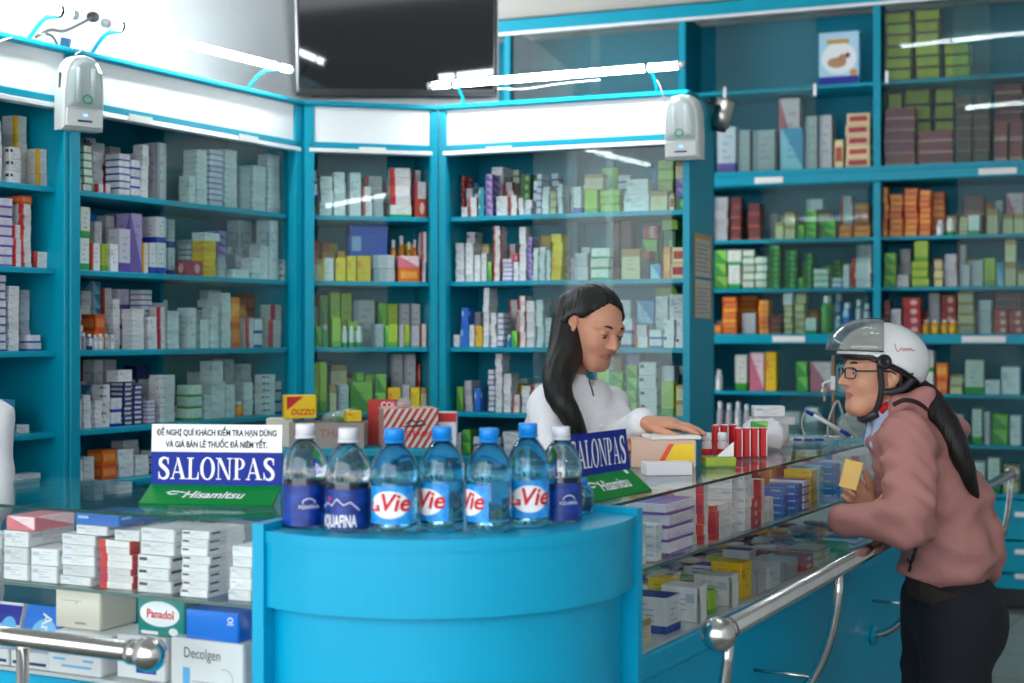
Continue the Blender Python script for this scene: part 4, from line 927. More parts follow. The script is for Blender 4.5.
# cream box standing at the middle, white flat boxes under
vv = .05; sA, sB_ = kpx(54, vv), kpx(98, vv); zA = kz(76, 629, vv); wA = sB_-sA
e = plain('medicine_box', FK, (kpx(48, .02)+kpx(101, .02))/2, .02+.05, zlo, ksize(48, 101, .02), .1, .034, M_white_pk, 'flat white box with pale blue lettering behind the short rail'); f = front_of(e, .1)
for yy, a, b in ((.024, -.05, -.02), (.012, -.03, .04), (.024, .02, .045)): Shapes2D().rect(a, yy, b, yy+.004).obj('print_line', M_skyink, e, f)
e = plain('medicine_box', FK, (kpx(50, .03)+kpx(108, .03))/2+.01, .03+.055, zlo+.0345, ksize(48, 104, .03), .11, zA-zlo-.0345-.0012, M_white_pk, 'flat white box under the cream box, behind the short rail')
e = plain('medicine_box', FK, (sA+sB_)/2+.004, vv+.05, zA, wA, .10, kz(76, 590, vv)-zA-.001, M_cream_pk, 'cream box standing on flat white boxes in the short counter'); f = front_of(e, .1); hC = kz(76, 590, vv)-zA
Shapes2D().rect(-wA*.36, hC*.7, wA*.1, hC*.72).rect(-wA*.05, hC*.12, wA*.2, hC*.18).disc(-wA*.02, hC*.66, .002, .002).obj('print_line', M_greyink, e, f)
put_text('fine_print', 'Boxes', .0001, M_greyink, e, f) if False else None
# leaning blue packs
for pa, pb, lab, ttl in ((16, 52, 'blue pack with white sideways lettering leaning beside the cream box', 'Ame'), (-14, 12, 'blue and white pack with round picture leaning beside a blue pack', None)):
    w_ = ksize(pa, pb, .08); h_ = .085
    e = plain('medicine_pack', FK, (kpx(pa, .08)+kpx(pb, .08))/2, .10, zlo, w_, .028, h_+.004, M_blue_pk if ttl else M_white_pk, lab, tilt=R_(-16))
    e.location.z += .007; f = lambda x, y: (x, -.0148, y)
    if ttl:
        Shapes2D().disc(w_*.1, h_*.4, w_*.36, h_*.36).obj('white_field', mat('pale_blue_ink', srgb(.45,.75,.93), .4), e, f)
        put_text('brand_lettering', 'Ame', .034, M_whiteink, e, lambda x, y: (y+w_*.0, -.0152, -x+h_*.5), bold=.0004)
    else:
        Shapes2D().rect(-w_*.5, h_*.55, w_*.5, h_*.98).obj('blue_field', M_blueink, e, f); Shapes2D().disc(w_*.1, h_*.45, w_*.3, h_*.28).obj('round_picture', M_skyink, e, lambda x, y: (x, -.0152, y))
    e2 = plain('medicine_box', FK, (kpx(pa, .025)+kpx(pb, .025))/2-.006, .045, zlo, w_*1.02, .05, .03, M_white_pk, 'white box with navy band before the '+('blue leaning pack' if ttl else 'round-picture pack'))
    Shapes2D().rect(-w_*.45, .006, w_*.45, .012).obj('navy_band', M_navyink, e2, lambda x, y: (x, -.0257, y))

# ------------------------------------------------------------------ side table before the corner cabinet
ZT = H-.382; YT = 4.78
e = empty('side_table', (*XY(360, 4.93), 0))
xa, xb = -.80-e.location.x, -.19-e.location.x
box('table_top', (xa, -.15, ZT-.026), (xb, .13, ZT), M_blue, e, .003)
for x in (xa+.02, xb-.05):
    for y in (-.13, .08): box('leg', (x, y, 0), (x+.03, y+.03, ZT-.026), M_blue, e)
box('apron', (xa+.05, -.125, ZT-.09), (xb-.05, -.11, ZT-.026), M_blue_in, e)
tag(e, 'teal side table with a striped box before the corner cabinet', 'table')
FTb = Fr((0, 4.80), 0)
def tx(px, v=0): return FTb.s(px, v)
def tz(px, py, v=0): return FTb.z(px, py, v)
ms, N, L, b = nt('red_striped_print')
uvn = N.new('ShaderNodeTexCoord'); sxn = N.new('ShaderNodeSeparateXYZ'); L.new(uvn.outputs['Object'], sxn.inputs[0])
def MM(op, a, c):
    n = N.new('ShaderNodeMath'); n.operation = op
    for i, q in enumerate((a, c)):
        if isinstance(q, (int, float)): n.inputs[i].default_value = q
        else: L.new(q, n.inputs[i])
    return n.outputs[0]
dg = MM('FRACT', MM('MULTIPLY', MM('ADD', MM('ADD', sxn.outputs[0], MM('MULTIPLY', sxn.outputs[1], -1.0)), MM('MULTIPLY', sxn.outputs[2], -.62)), 42.), 0)
cr = N.new('ShaderNodeMix'); cr.data_type = 'RGBA'; L.new(MM('LESS_THAN', dg, .5), cr.inputs[0]); cr.inputs[6].default_value = (.72,.66,.60,1); cr.inputs[7].default_value = (*srgb(.75,.17,.15), 1); L.new(cr.outputs[2], b.inputs['Base Color'])
M_card = mat('grey_cardboard', srgb(.62,.58,.56), .7, noise=.06); M_redbox = mat('red_carton', srgb(.74,.10,.10), .4); M_yel = mat('yellow_carton', srgb(.96,.80,.05), .4)
w_ = tx(434)-tx(379); hS = tz(400, 409)-ZT
e = plain('gift_box', FTb, (tx(379)+tx(434))/2, .075, ZT, w_, .14, hS, ms, 'red and white striped box on the teal side table', yaw=R_(12), cat='box')
put_text('red_lettering', 'ANSTERAND', .024, M_redink, e, lambda x, y: (x+.015, -.0712, y+hS*.30), bold=.0006)
Shapes2D().add(stroke([(-.02,hS*.60),(.0,hS*.72),(.02,hS*.64),(.035,hS*.70),(.05,hS*.60),(.02,hS*.56),(-.03,hS*.55)], [.003,.008,.006,.007,.006,.008,.003])).obj('script_mark', M_blackink, e, lambda x, y: (x, -.0712, y))
# open cardboard tray with red handwriting
x0, x1 = tx(289), tx(364); e = FTb.empty('cardboard_tray', (x0+x1)/2, .07, ZT+.0006); W_ = x1-x0; hT = .085
box('front_wall', (-W_/2, -.07, 0), (W_/2, -.067, hT), M_card, e, 0); box('back_wall', (-W_/2, .067, 0), (W_/2, .07, hT), M_card, e, 0)
for x in (-W_/2, W_/2-.003): box('side_wall', (x, -.067, 0), (x+.003, .067, hT), M_card, e, 0)
box('tray_bottom', (-W_/2, -.067, 0), (W_/2, .067, .003), M_card, e, 0)
put_text('red_lettering', 'BAO THANH', .040, mat('faded_red_ink', srgb(.70,.36,.36), .6), e, lambda x, y: (x, -.0706, y+.035), width=.95)
tag(e, 'grey cardboard tray with red capitals on the teal side table', 'box')
# plastic-wrapped packs lying in the tray
M_film = glass_pane('clear_film', (.86,.88,.86), 2.5, .12, .25)
def pillow(name, c, r, m, label, cat, rot=(0,0,0), e_=.6, parent=None):
    bm = bmesh.new(); bmesh.ops.create_uvsphere(bm, u_segments=28, v_segments=16, radius=1)
    for v in bm.verts:
        x, y, z = v.co; f = lambda t: math.copysign(abs(t)**e_, t)
        k = 1+.05*math.sin(9*x+4*y)+.04*math.sin(13*y+7*z)
        v.co = Vector((f(x)*r[0]*k, f(y)*r[1]*k, z*r[2]*(1+.12*math.sin(11*x)*math.cos(8*y))))
    o = bm_obj(name, bm, m, parent, True); o.location = c; o.rotation_euler = rot
    if label: tag(o, label, cat)
    return o
o = FTb.w(tx(336), .095, ZT+.104); pillow('wrapped_pack', o, (.062, .034, .018), M_film, 'clear film-wrapped pack lying on the cardboard tray', 'packet', (0, R_(-14), 0))
e = carton('medicine_pack', FTb, tx(352), .03, ZT+.088, .05, .04, .035, 'Y', 'small yellow pack lying at the rim of the cardboard tray', R_(20), 'packet')
e = carton('medicine_pack', FTb, tx(340), .085, ZT+.088, .06, .04, .018, 'G', 'small green pack lying in the cardboard tray', R_(-10), 'packet')
w_ = tx(316)-tx(284); e = plain('medicine_box', FTb, tx(296.5), .06, tz(295, 419), w_, .07, tz(295, 396)-tz(295, 419), M_yel, 'yellow and red box perched on the end of the cardboard tray', yaw=R_(14), cat='medicine box')
hD = tz(295, 396)-tz(295, 419)
Shapes2D().poly((-w_*.42,hD*.95),(w_*.1,hD*.95),(-w_*.42,hD*.35)).obj('red_corner', M_redink, e, lambda x, y: (x, -.0357, y))
put_text('brand_lettering', 'DIZZO', .026, M_redink, e, lambda x, y: (x+.008, -.0361, y+hD*.16), shear=.2, bold=.0007, width=.95)
hB2 = tz(295, 419)-ZT
bx_ = box('carton', (-.045, -.04, 0), (.045, .04, hB2-.001), M_cream_pk, None); bx_.location = FTb.w(tx(278), .07, ZT+hB2/2+.0005); tag(bx_, 'plain cream carton holding up the yellow and red box', 'carton')
e = plain('medicine_box', FTb, tx(384), .175, ZT, tx(402)-tx(360), .04, tz(380, 402)-ZT, M_redbox, 'long red box with white lettering behind the striped box', cat='medicine box')
put_text('brand_lettering', 'COLA', .026, M_whiteink, e, lambda x, y: (x+.01, -.0207, y+(tz(380, 402)-ZT)-.026), bold=.0004)
e = plain('medicine_box', FTb, tx(446), .12, ZT, tx(455)-tx(436), .09, tz(445, 414)-ZT, M_white_pk, 'white box with red top edge beside the striped box', cat='medicine box')
hh = tz(445, 414)-ZT; Shapes2D().rect(-.031, hh*.72, .031, hh*.99).obj('red_band', M_redink, e, lambda x, y: (x, -.0457, y))
pillow('plastic_pouch', FTb.w(tx(403), .05, ZT+hS+.016), (.026, .02, .018), M_film, 'crumpled clear pouch on the striped box', 'packet')

# ------------------------------------------------------------------ things on the long counter
def onQ(px, py): d = .315*1450/(py-HY); return Vector((*XY(px, d), Z_C+.0006))
def free(name, p, ang): return empty(name, p, ang)
FW = lambda p, ang: Fr((p[0], p[1]), ang)
p = onQ(668, 468); fr = FW((p.x-.006, p.y+.06), R_(-4))
e = plain('medicine_carton', fr, 0, 0, Z_C, .150, .12, .064, mat('peach_carton', srgb(.84,.70,.62), .5), 'peach carton with yellow and red corner under the pharmacist hand', cat='carton')
Shapes2D().poly((.004,.006),(.070,.006),(.070,.046),(.026,.046)).obj('yellow_panel', M_yel, e, lambda x, y: (x, -.0607, y+.010))
Shapes2D().poly((-.010,.006),(.002,.006),(.024,.046),(.012,.046)).obj('red_stripe', mat('orange_red_ink', srgb(.90,.30,.10), .4), e, lambda x, y: (x, -.0607, y+.010))
cb = box('notepad', (-.06, -.05, -.004), (.06, .05, .004), M_paper, None, .001); cb.location = fr.w(.02, .0, Z_C+.0695); cb.rotation_euler = (0,0,R_(8)); tag(cb, 'notepad of white paper on the peach carton under the hand', 'notepad')
PADZ = Z_C+.086
p = onQ(668, 476); fr = FW((p.x, p.y+.03), R_(8))
e = plain('medicine_box', fr, 0, 0, Z_C, .105, .055, .028, M_white_pk, 'flat white box with a dark end before the peach carton', cat='medicine box')
box('dark_end', (.0525, -.026, .002), (.054, .026, .026), M_dark, e, 0)
p = onQ(720, 468); fr = FW((p.x, p.y+.03), R_(6))
e = carton('medicine_box', fr, 0, 0, Z_C, .072, .055, .024, 'L', 'flat lime green box below the two capped vials', cat='medicine box')
pp = mesh('folded_leaflet', [(-.02,0,0),(.02,0,0),(.022,.012,.034),(-.02,.004,0),(.02,.004,0),(.022,.014,.034)], [(0,1,2),(5,4,3),(0,3,4,1),(1,4,5,2),(2,5,3,0)], M_paper); pp.location = fr.w(.014, -.012, Z_C+.0252); tag(pp, 'folded white leaflet propped on the flat lime green box', 'leaflet')
M_vial = mat('vial_print', srgb(.86,.80,.80), .4)
for px, lb in ((707, 'beside the peach carton'), (722.5, 'beside the red tubes')):
    e = empty('pill_vial', (*XY(px, 3.56), Z_C+.0006))
    lathe('vial_body', [(.010,0),(.0125,.002),(.0125,.044),(.009,.05),(.008,.054)], M_vial, e, 20)
    lathe('label_wrap', [(.0127,.012),(.0128,.013),(.0128,.030),(.0127,.031)], M_redink, e, 20, cap=False)
    lathe('cap', [(.010,.050),(.0115,.052),(.0115,.068),(.010,.070)], M_capw, e, 20); tag(e, 'small pill vial with white cap '+lb, 'vial', 'vials on the long counter')
M_tubered = mat('red_tube_print', srgb(.78,.07,.09), .3)
for i, (px, d, t) in enumerate([(738.5,3.66,0),(746.5,3.665,0),(754.5,3.67,0),(763,3.675,0),(733,3.80,1),(716,3.78,1),(724.5,3.79,1)]):
    e = empty('medicine_tube', (*XY(px, d), Z_C+.0006))
    box('tube_box', (-.0098,-.0125,0), (.0098,.0125,.074), M_tubered, e, .003)
    box('white_stripe', (.0060,-.0130,.004), (.0086,-.0122,.070), M_whiteink, e, 0); box('foil_lid', (-.008,-.010,.074), (.008,.010,.0755), M_whiteink, e, 0)
    tag(e, 'upright red box with white stripe in the front row by the white bag' if t == 0 else 'upright red box with white stripe behind the capped vials', 'medicine box', 'red boxes on the long counter')
o = carton('medicine_box', FW(XY(759, 3.675), 0), 0, 0, Z_C+.0766, .040, .022, .014, 'G', 'tiny green box lying on the red boxes')
M_bag = mat('white_bag', (.78,.79,.82), .35, bump=.4, bscale=25)
pillow('plastic_bag', Vector((*XY(764, 3.90), Z_C+.041)), (.058, .05, .042), M_bag, 'puffy white plastic bag behind the red boxes', 'bag')
for i, (px, w, h, z, a, lb) in enumerate([(768,.11,.030,0,4,'lowest in the stack behind the white bag'),(770,.10,.028,.0305,-9,'second in the stack behind the white bag'),(772,.115,.022,.059,12,'third in the stack behind the white bag'),(768,.085,.030,.0815,-2,'topmost in the stack behind the white bag')]):
    carton('medicine_box', FW(XY(px, 4.06), 0), 0, 0, Z_C+z, w, .06, h-.0008, 'w', 'white medicine box '+lb, R_(a))
o = pillow('plastic_packet', Vector((*XY(806, 4.16), Z_C+.011)), (.075, .045, .0095), M_film, 'flat clear packet with blue print on the counter', 'packet')
for k, (x0, x1) in enumerate(((-.045,-.02),(-.015,.01),(.014,.04))): box('blue_print', (x0,-.047,-.002), (x1,-.0462,.004), M_blueink, o, 0)
M_hose = mat('clear_hose', (.70,.74,.68), .2, trans=.5)
def coil(pts, r, lb):
    c = Vector(pts[0]); o = tube('drip_hose', [p-c for p in spline(pts, 6)], r, M_hose, None, 8); o.location = c; return tag(o, lb, 'hose')
def PQ(px, py, d=4.2): return P(px, py, d)
coil([PQ(806,440,4.24), PQ(802,424,4.24), PQ(806,412,4.24), PQ(818,414,4.24), PQ(832,428,4.24), PQ(846,438,4.24)], .0035, 'thin clear drip hose arching over the flat packet')
coil([PQ(828,442,4.30), PQ(828,425,4.30), PQ(833,408,4.30), PQ(838,401,4.30), PQ(842,412,4.30), PQ(848,428,4.30), PQ(858,437,4.30)], .0035, 'thin clear drip hose looped beside the crumpled bag')
e = empty('pen', PQ(829, 424, 4.15)); c = Vector(e.location)
a, b = PQ(806,411,4.15)-c, PQ(853,437.5,4.15)-c; u_ = (b-a)
tube('barrel', [a+u_*.14, a+u_*.72], .0052, M_white, e, 12); tube('cap', [a, a+u_*.15], .0060, M_blueink, e, 12); tube('grip', [a+u_*.72, a+u_*.94], .0054, M_blueink, e, 12); tube('tip', [a+u_*.94, b], .002, M_alu, e, 8)
tag(e, 'white and blue pen propped over the drip hose', 'pen')
M_clearbag = glass_pane('crumpled_film', (.90,.92,.88), 3.0, .15, .22)
pillow('clear_bag', PQ(851, 427, 4.34), (.042, .035, .040), M_clearbag, 'crumpled clear plastic bag near the customer chin', 'bag', e_=.75)
# key hanging from a hook on a slim post
e = empty('key_stand', (*XY(833, 4.36), Z_C+.0006)); c = Vector(e.location)
box('post', (-.004,-.003,.004), (.004,.003,P(833,355,4.36).z-c.z), mat('wood_strip', srgb(.55,.42,.28), .5), e); box('stand_foot', (-.03,-.02,0), (.03,.02,.005), M_white, e)
box('hook_plate', (-.008,-.006,P(0,390,4.36).z-c.z), (.006,-.003,P(0,376,4.36).z-c.z), M_white, e)
hp = [P(831,381,4.35)-c, P(826,382,4.345)-c, P(823,384,4.34)-c, P(823,387,4.34)-c]; tube('hook', spline(hp, 4), .0035, M_white, e, 8)
tag(e, 'slim upright strip with a white hook beside the customer face', 'hook stand')
e = empty('key', P(824, 387, 4.34)); lathe('key_bow', [(.003,-.001),(.010,-.001),(.010,.001),(.003,.001)], M_key, e, 18, cap=False).rotation_euler = (PI/2, 0, .3)
e.children[0].location = (0,0,-.012); box('key_blade', (-.002,-.001,-.044), (.002,.001,-.020), M_key, e, .0003); box('key_teeth', (.002,-.001,-.040), (.005,.001,-.030), M_key, e, .0003)
tag(e, 'small metal key hanging from the white hook', 'key')

# loose sachets heaped on the lower shelf of the long counter, leaflets standing before them
rs = random.Random(3)
SACH = [mat('sachet_'+n, c, .3, bump=.5, bscale=60) for n, c in (('maroon', srgb(.50,.20,.26)), ('silver', (.50,.50,.53)), ('pink', srgb(.78,.50,.56)), ('violet', srgb(.40,.32,.55)), ('white', (.66,.66,.67)), ('amber', srgb(.80,.52,.16)))]
SN = ['maroon', 'silver', 'pink', 'violet', 'white', 'amber']
hs_ = []; taken = PLACED[(id(FQ), round(Z_B+.006, 3))]
for i in range(90):
    k = rs.randrange(6); best = None
    for t in range(60):
        s_, v_ = rs.uniform(.40, 1.85), rs.uniform(.14, .40)
        if any(q[0]-.040 < s_ < q[1]+.040 and q[2]-.040 < v_ < q[3]+.040 for q in taken): continue
        lay = max([q[2]+1 for q in hs_ if math.hypot(q[0]-s_, q[1]-v_) < .062] or [0])
        if best is None or lay < best[2]: best = (s_, v_, lay)
        if lay == 0: break
    if best is None: best = (rs.uniform(1.2, 1.8), .36, max(q[2] for q in hs_)+1)
    hs_.append(best); s_, v_, lay = best
    o = pillow('sachet', FQ.w(s_, v_, Z_B+.0155+lay*.0165), (.034, .024, .007), SACH[k], SN[k]+' foil sachet in the loose heap in the long counter', 'sachet', (rs.uniform(-.06,.06), rs.uniform(-.06,.06), rs.uniform(0, 6)), .55)
    o['group'] = SN[k]+' sachets in the heap'
print('sachet layers', max(q[2] for q in hs_))
for px, h_, w_, lb in ((703, .075, .03, 'open white flap rising from a box behind the rail ball'), (735, .070, .034, 'white leaflet curling over a yellow box in the long counter')):
    pts = [(0, 0), (-.0012, h_*.4), (.0, h_*.7), (.0015, h_*.93), (.003, h_)]; n = len(pts)
    vs = [(x, p[0], p[1]) for p in pts for x in (-w_/2, w_/2)]+[(x, p[0]+.0012, p[1]+.0008) for p in pts for x in (-w_/2, w_/2)]
    fs = [(2*i, 2*i+1, 2*i+3, 2*i+2) for i in range(n-1)]+[(2*n+2*i+2, 2*n+2*i+3, 2*n+2*i+1, 2*n+2*i) for i in range(n-1)]
    o = mesh('leaflet', vs, fs, M_paper, None, True); o.location = FQ.w(FQ.s(px, .0135), .0135, Z_B+.0065); o.rotation_euler = (0, 0, FQ.a); tag(o, lb, 'leaflet')

# ------------------------------------------------------------------ emergency lamps
M_lens = glass_pane('lamp_lens', (.86,.90,.90), 2.5, .1, .25); M_green = mat('green_ink', srgb(.1,.6,.45), .4)
def emergency(fr, px, py0, py1, v, rz, label):
    z0 = fr.z(px, py1, v); hgt = fr.z(px, py0, v)-z0; e = fr.empty('emergency_lamp', fr.s(px, v), v, z0); e.rotation_euler = (R_(3), 0, rz); w = .062
    out = [(-w,0),(w,0),(w*1.02,hgt*.45),(w*.95,hgt*.72),(w*.78,hgt*.88),(w*.5,hgt*.97),(0,hgt),(-w*.5,hgt*.97),(-w*.78,hgt*.88),(-w*.95,hgt*.72),(-w*1.02,hgt*.45)]
    def slab(name, pts, y0, y1, m, k=.86):
        n = len(pts); cx = sum(p[0] for p in pts)/n; cz = sum(p[1] for p in pts)/n
        vs = [(cx+(x-cx)*k, y0, cz+(z-cz)*k) for x, z in pts]+[(x, y0+.012, z) for x, z in pts]+[(x, y1, z) for x, z in pts]
        fs = [tuple(range(n))]+[(i, n+i, n+(i+1) % n, (i+1) % n) for i in range(n)]+[(n+i, 2*n+i, 2*n+(i+1) % n, n+(i+1) % n) for i in range(n)]+[tuple(range(3*n-1, 2*n-1, -1))]
        return mesh(name, vs, fs, m, e)
    slab('housing', out, -.028, .04, M_offwhite, .93)
    lens = [(x*.82, z) for x, z in [(-w,hgt*.30),(w,hgt*.30),(w*1.0,hgt*.6),(w*.9,hgt*.78),(w*.6,hgt*.90),(0,hgt*.95),(-w*.6,hgt*.90),(-w*.9,hgt*.78),(-w*1.0,hgt*.6)]]
    slab('lens', lens, -.052, -.026, M_lens, .8)
    for x in (-.022, .022): tube('bulb_tube', [(x,-.038,hgt*.36), (x,-.038,hgt*.82)], .007, M_white, e, 10)
    p = box('front_panel', (-w*.9,-.036,hgt*.04), (w*.9,-.026,hgt*.28), M_offwhite, e, .003)
    box('label_strip', (-.022,-.0062,-.012), (.022,-.0052,-.006), M_navyink, p, 0); box('indicator', (-.006,-.0066,.004), (.008,-.005,.012), mat('indicator_blue', srgb(.5,.7,1), .3, emit=1.5), p, .001)
    Shapes2D().ring(0, hgt*.40, .016, .014, .011, .009).obj('logo_ring', M_green, e, lambda x, y: (x, -.053, y))
    box('vent', (-w-.001,.0,hgt*.55), (-w+.003,.012,hgt*.75), M_dark, e, 0)
    box('wall_hook', (-.01,.04,hgt*.8), (.01,-v-.002 if v < -.05 else .045,hgt*.86), M_alu, e, 0)
    tag(e, label, 'lamp'); return e
emergency(FL, 80, 56, 131, -.075, FL.a-R_(22), 'white emergency lamp hung where the two long cabinets meet')
emergency(FR, 684, 95, 160, -.06, FR.a-R_(2), 'white emergency lamp hung on the corner of the pharmacist cabinet')
# price sheets on the cabinet end
M_sheet = mat('printed_sheet', srgb(.78,.76,.68), .6); M_tape = mat('brown_tape', srgb(.72,.58,.32), .5)
for i, (ya, yb, lb) in enumerate(((236, 277, 'upper typed price sheet taped to the cabinet end panel'), (280, 318, 'lower typed price sheet taped to the cabinet end panel'))):
    va, vb = .055, .30; pz = FR.w(sR1, .17, 0).y; za, zb_ = H-(yb-HY)/FPX*pz, H-(ya-HY)/FPX*pz
    e = FR.empty('price_sheet', sR1+.0008, .17, za); box('sheet', (0, va-.17, 0), (.0012, vb-.17, zb_-za), M_sheet, e, 0)
    for k in range(7): box('print_row', (.0012, va-.14, (zb_-za)*(.12+k*.105)), (.0016, vb-.20-.02*(k % 3), (zb_-za)*(.16+k*.105)), M_greyink, e, 0)
    for yy in ((va-.172, va-.155), (vb-.186, vb-.168)): box('tape', (.0005, yy[0], -.002), (.0018, yy[1], zb_-za+.002), M_tape, e, 0)
    if i == 0: box('tape', (.0005, va-.172, (zb_-za)*.92), (.0019, vb-.168, (zb_-za)*1.04), M_tape, e, 0)
    tag(e, lb, 'notice')
# small chrome spot lamp at the rear corner
q = P(723, 114, 5.36); e = empty('spot_lamp', q); e.rotation_euler = (R_(8), R_(14), 0)
lathe('shade', [(.026,-.052),(.034,-.05),(.034,-.004),(.0325,0),(.034,.004),(.034,.046),(.030,.056)], mat('brushed_nickel', (.50,.47,.42), .3, 1), e, 24)
lathe('rim', [(.018,-.066),(.026,-.064),(.026,-.05)], M_dark, e, 20); tube('bracket', [(-.03,-.01,.02), (-.075,-.09,.03)], .007, M_dark, e, 8)
tag(e, 'brushed metal spot lamp clamped to the cabinet corner behind the emergency lamp', 'lamp')
# cables and hooks above the long cabinet
def cable(pts, r, m, label, plug=None):
    c = Vector(pts[0]); e = empty('cable', c); tube('cord', [p-c for p in spline(pts, 6)], r, m, e, 6)
    if plug is not None: ball('plug', plug-c, (.022,.018,.018), M_dark, e, 12)
    return tag(e, label, 'cable')
M_cord = mat('dusty_cord', (.10,.09,.08), .7); M_cordw = mat('white_cord', (.5,.5,.48), .6)
ft = lambda px, py, v: FL.at(px, py, v)
cable([ft(36,37,.10), ft(50,30,.16), ft(64,31,.2), ft(80,24,.26), ft(93,17,.30)], .005, M_cord, 'dusty twisted cord with a plug above the long cabinet', ft(93,17,.30))
cable([ft(42,33,.10), ft(52,36,.08), ft(58,46,.05)], .004, M_cord, 'short dark cord hanging over the cabinet edge')
cable([ft(-10,45,-.03), ft(10,38,-.02), ft(28,33,.02), ft(45,34,.06)], .003, M_cordw, 'thin pale cord running along the top of the end cabinet')
cable([ft(75,55,-.05), ft(82,50,-.04), ft(92,44,.0)], .0025, M_cordw, 'thin pale cord feeding the emergency lamp on the long cabinet')
cable([FR.at(657,80,-.08), FR.at(663,95,-.07), FR.at(668,115,-.05), FR.at(666,135,-.045)], .0025, M_cordw, 'thin pale cord hanging beside the corner emergency lamp')
cable([FR.at(498,89,-.08), FR.at(525,89,-.08), FR.at(560,84,-.08), FR.at(600,80,-.08)], .0025, M_cordw, 'thin pale cord slung along the lit tube')
bl = tube('blue_knob', [Vector((0,0,0)), Vector((.01,-.01,.04))], .016, mat('blue_knob', srgb(.16,.36,.52), .4), None, 12); bl.location = FL.w(FL.s(64,.06), .06, Z_TOP+.001); tag(bl, 'small blue plastic knob on the cabinet top edge', 'knob')
# picture carton on the upper shelf of the wall cabinet
x0, x1 = FB.s(819, .08), FB.s(859, .08); wP = x1-x0; zP = ZB['upper_shelf']; hP = FB.z(839, 32, .08)-zP
e = plain('picture_carton', FB, (x0+x1)/2, .14, zP, wP, .12, hP, mat('pale_blue_carton', srgb(.70,.84,.93), .4), 'white and blue picture carton alone on the top shelf of the wall cabinet', cat='carton')
f = lambda x, y: (x, -.0607, y); f2 = lambda x, y: (x, -.0612, y)
Shapes2D().rect(-wP*.5, .002, wP*.5, hP*.16).obj('blue_band', M_blueink, e, f)
Shapes2D().disc(0, hP*.5, wP*.44, hP*.30).obj('white_field', M_whiteink, e, f)
Shapes2D().disc(-wP*.05, hP*.42, wP*.24, hP*.10).disc(.02, hP*.5, wP*.1, hP*.08).obj('brown_picture', mat('tan_ink', srgb(.75,.56,.42), .5), e, f2)
Shapes2D().rect(-wP*.3, hP*.78, wP*.25, hP*.86).obj('gold_title', mat('gold_ink', srgb(.80,.58,.20), .5), e, f2)
Shapes2D().disc(wP*.36, hP*.22, wP*.09, wP*.09).obj('gold_seal', MATS['gold_ink'], e, f2)
Shapes2D().disc(wP*.22, hP*.55, wP*.06, hP*.05).obj('maroon_mark', mat('maroon_ink', srgb(.5,.1,.3), .5), e, lambda x, y: (x, -.0616, y))
# ------------------------------------------------------------------ people: smooth solids turned into one skin each
f32 = np.float32
def npv(v): return np.array([v[0], v[1], v[2]], dtype=f32)
def s_cone(a, b, ra, rb):
    a, b = npv(a), npv(b); ba = b-a; L2 = float(ba@ba)+1e-9
    def f(p):
        pa = p-a; h = np.clip(pa@ba/L2, 0, 1)
        return np.sqrt(((pa-h[:,None]*ba)**2).sum(1))-(ra+(rb-ra)*h)
    return f
def s_ell(c, r, R=None):
    c, r = npv(c), npv(r)
    def f(p):
        q = p-c
        if R is not None: q = q@R
        k0 = np.sqrt(((q/r)**2).sum(1)); k1 = np.sqrt(((q/(r*r))**2).sum(1))+1e-9
        return k0*(k0-1)/k1
    return f
def smin(a, b, k):
    h = np.clip(.5+.5*(b-a)/k, 0, 1); return b+(a-b)*h-k*h*(1-h)
def smax(a, b, k): return -smin(-a, -b, k)
def union(fs, k):
    def f(p):
        r = fs[0](p)
        for g in fs[1:]: r = smin(r, g(p), k)
        return r
    return f
def half(c, n):                                   # keeps the side n points away from
    c, n = npv(c), npv(Vector(n).normalized()); return lambda p: (p-c)@n
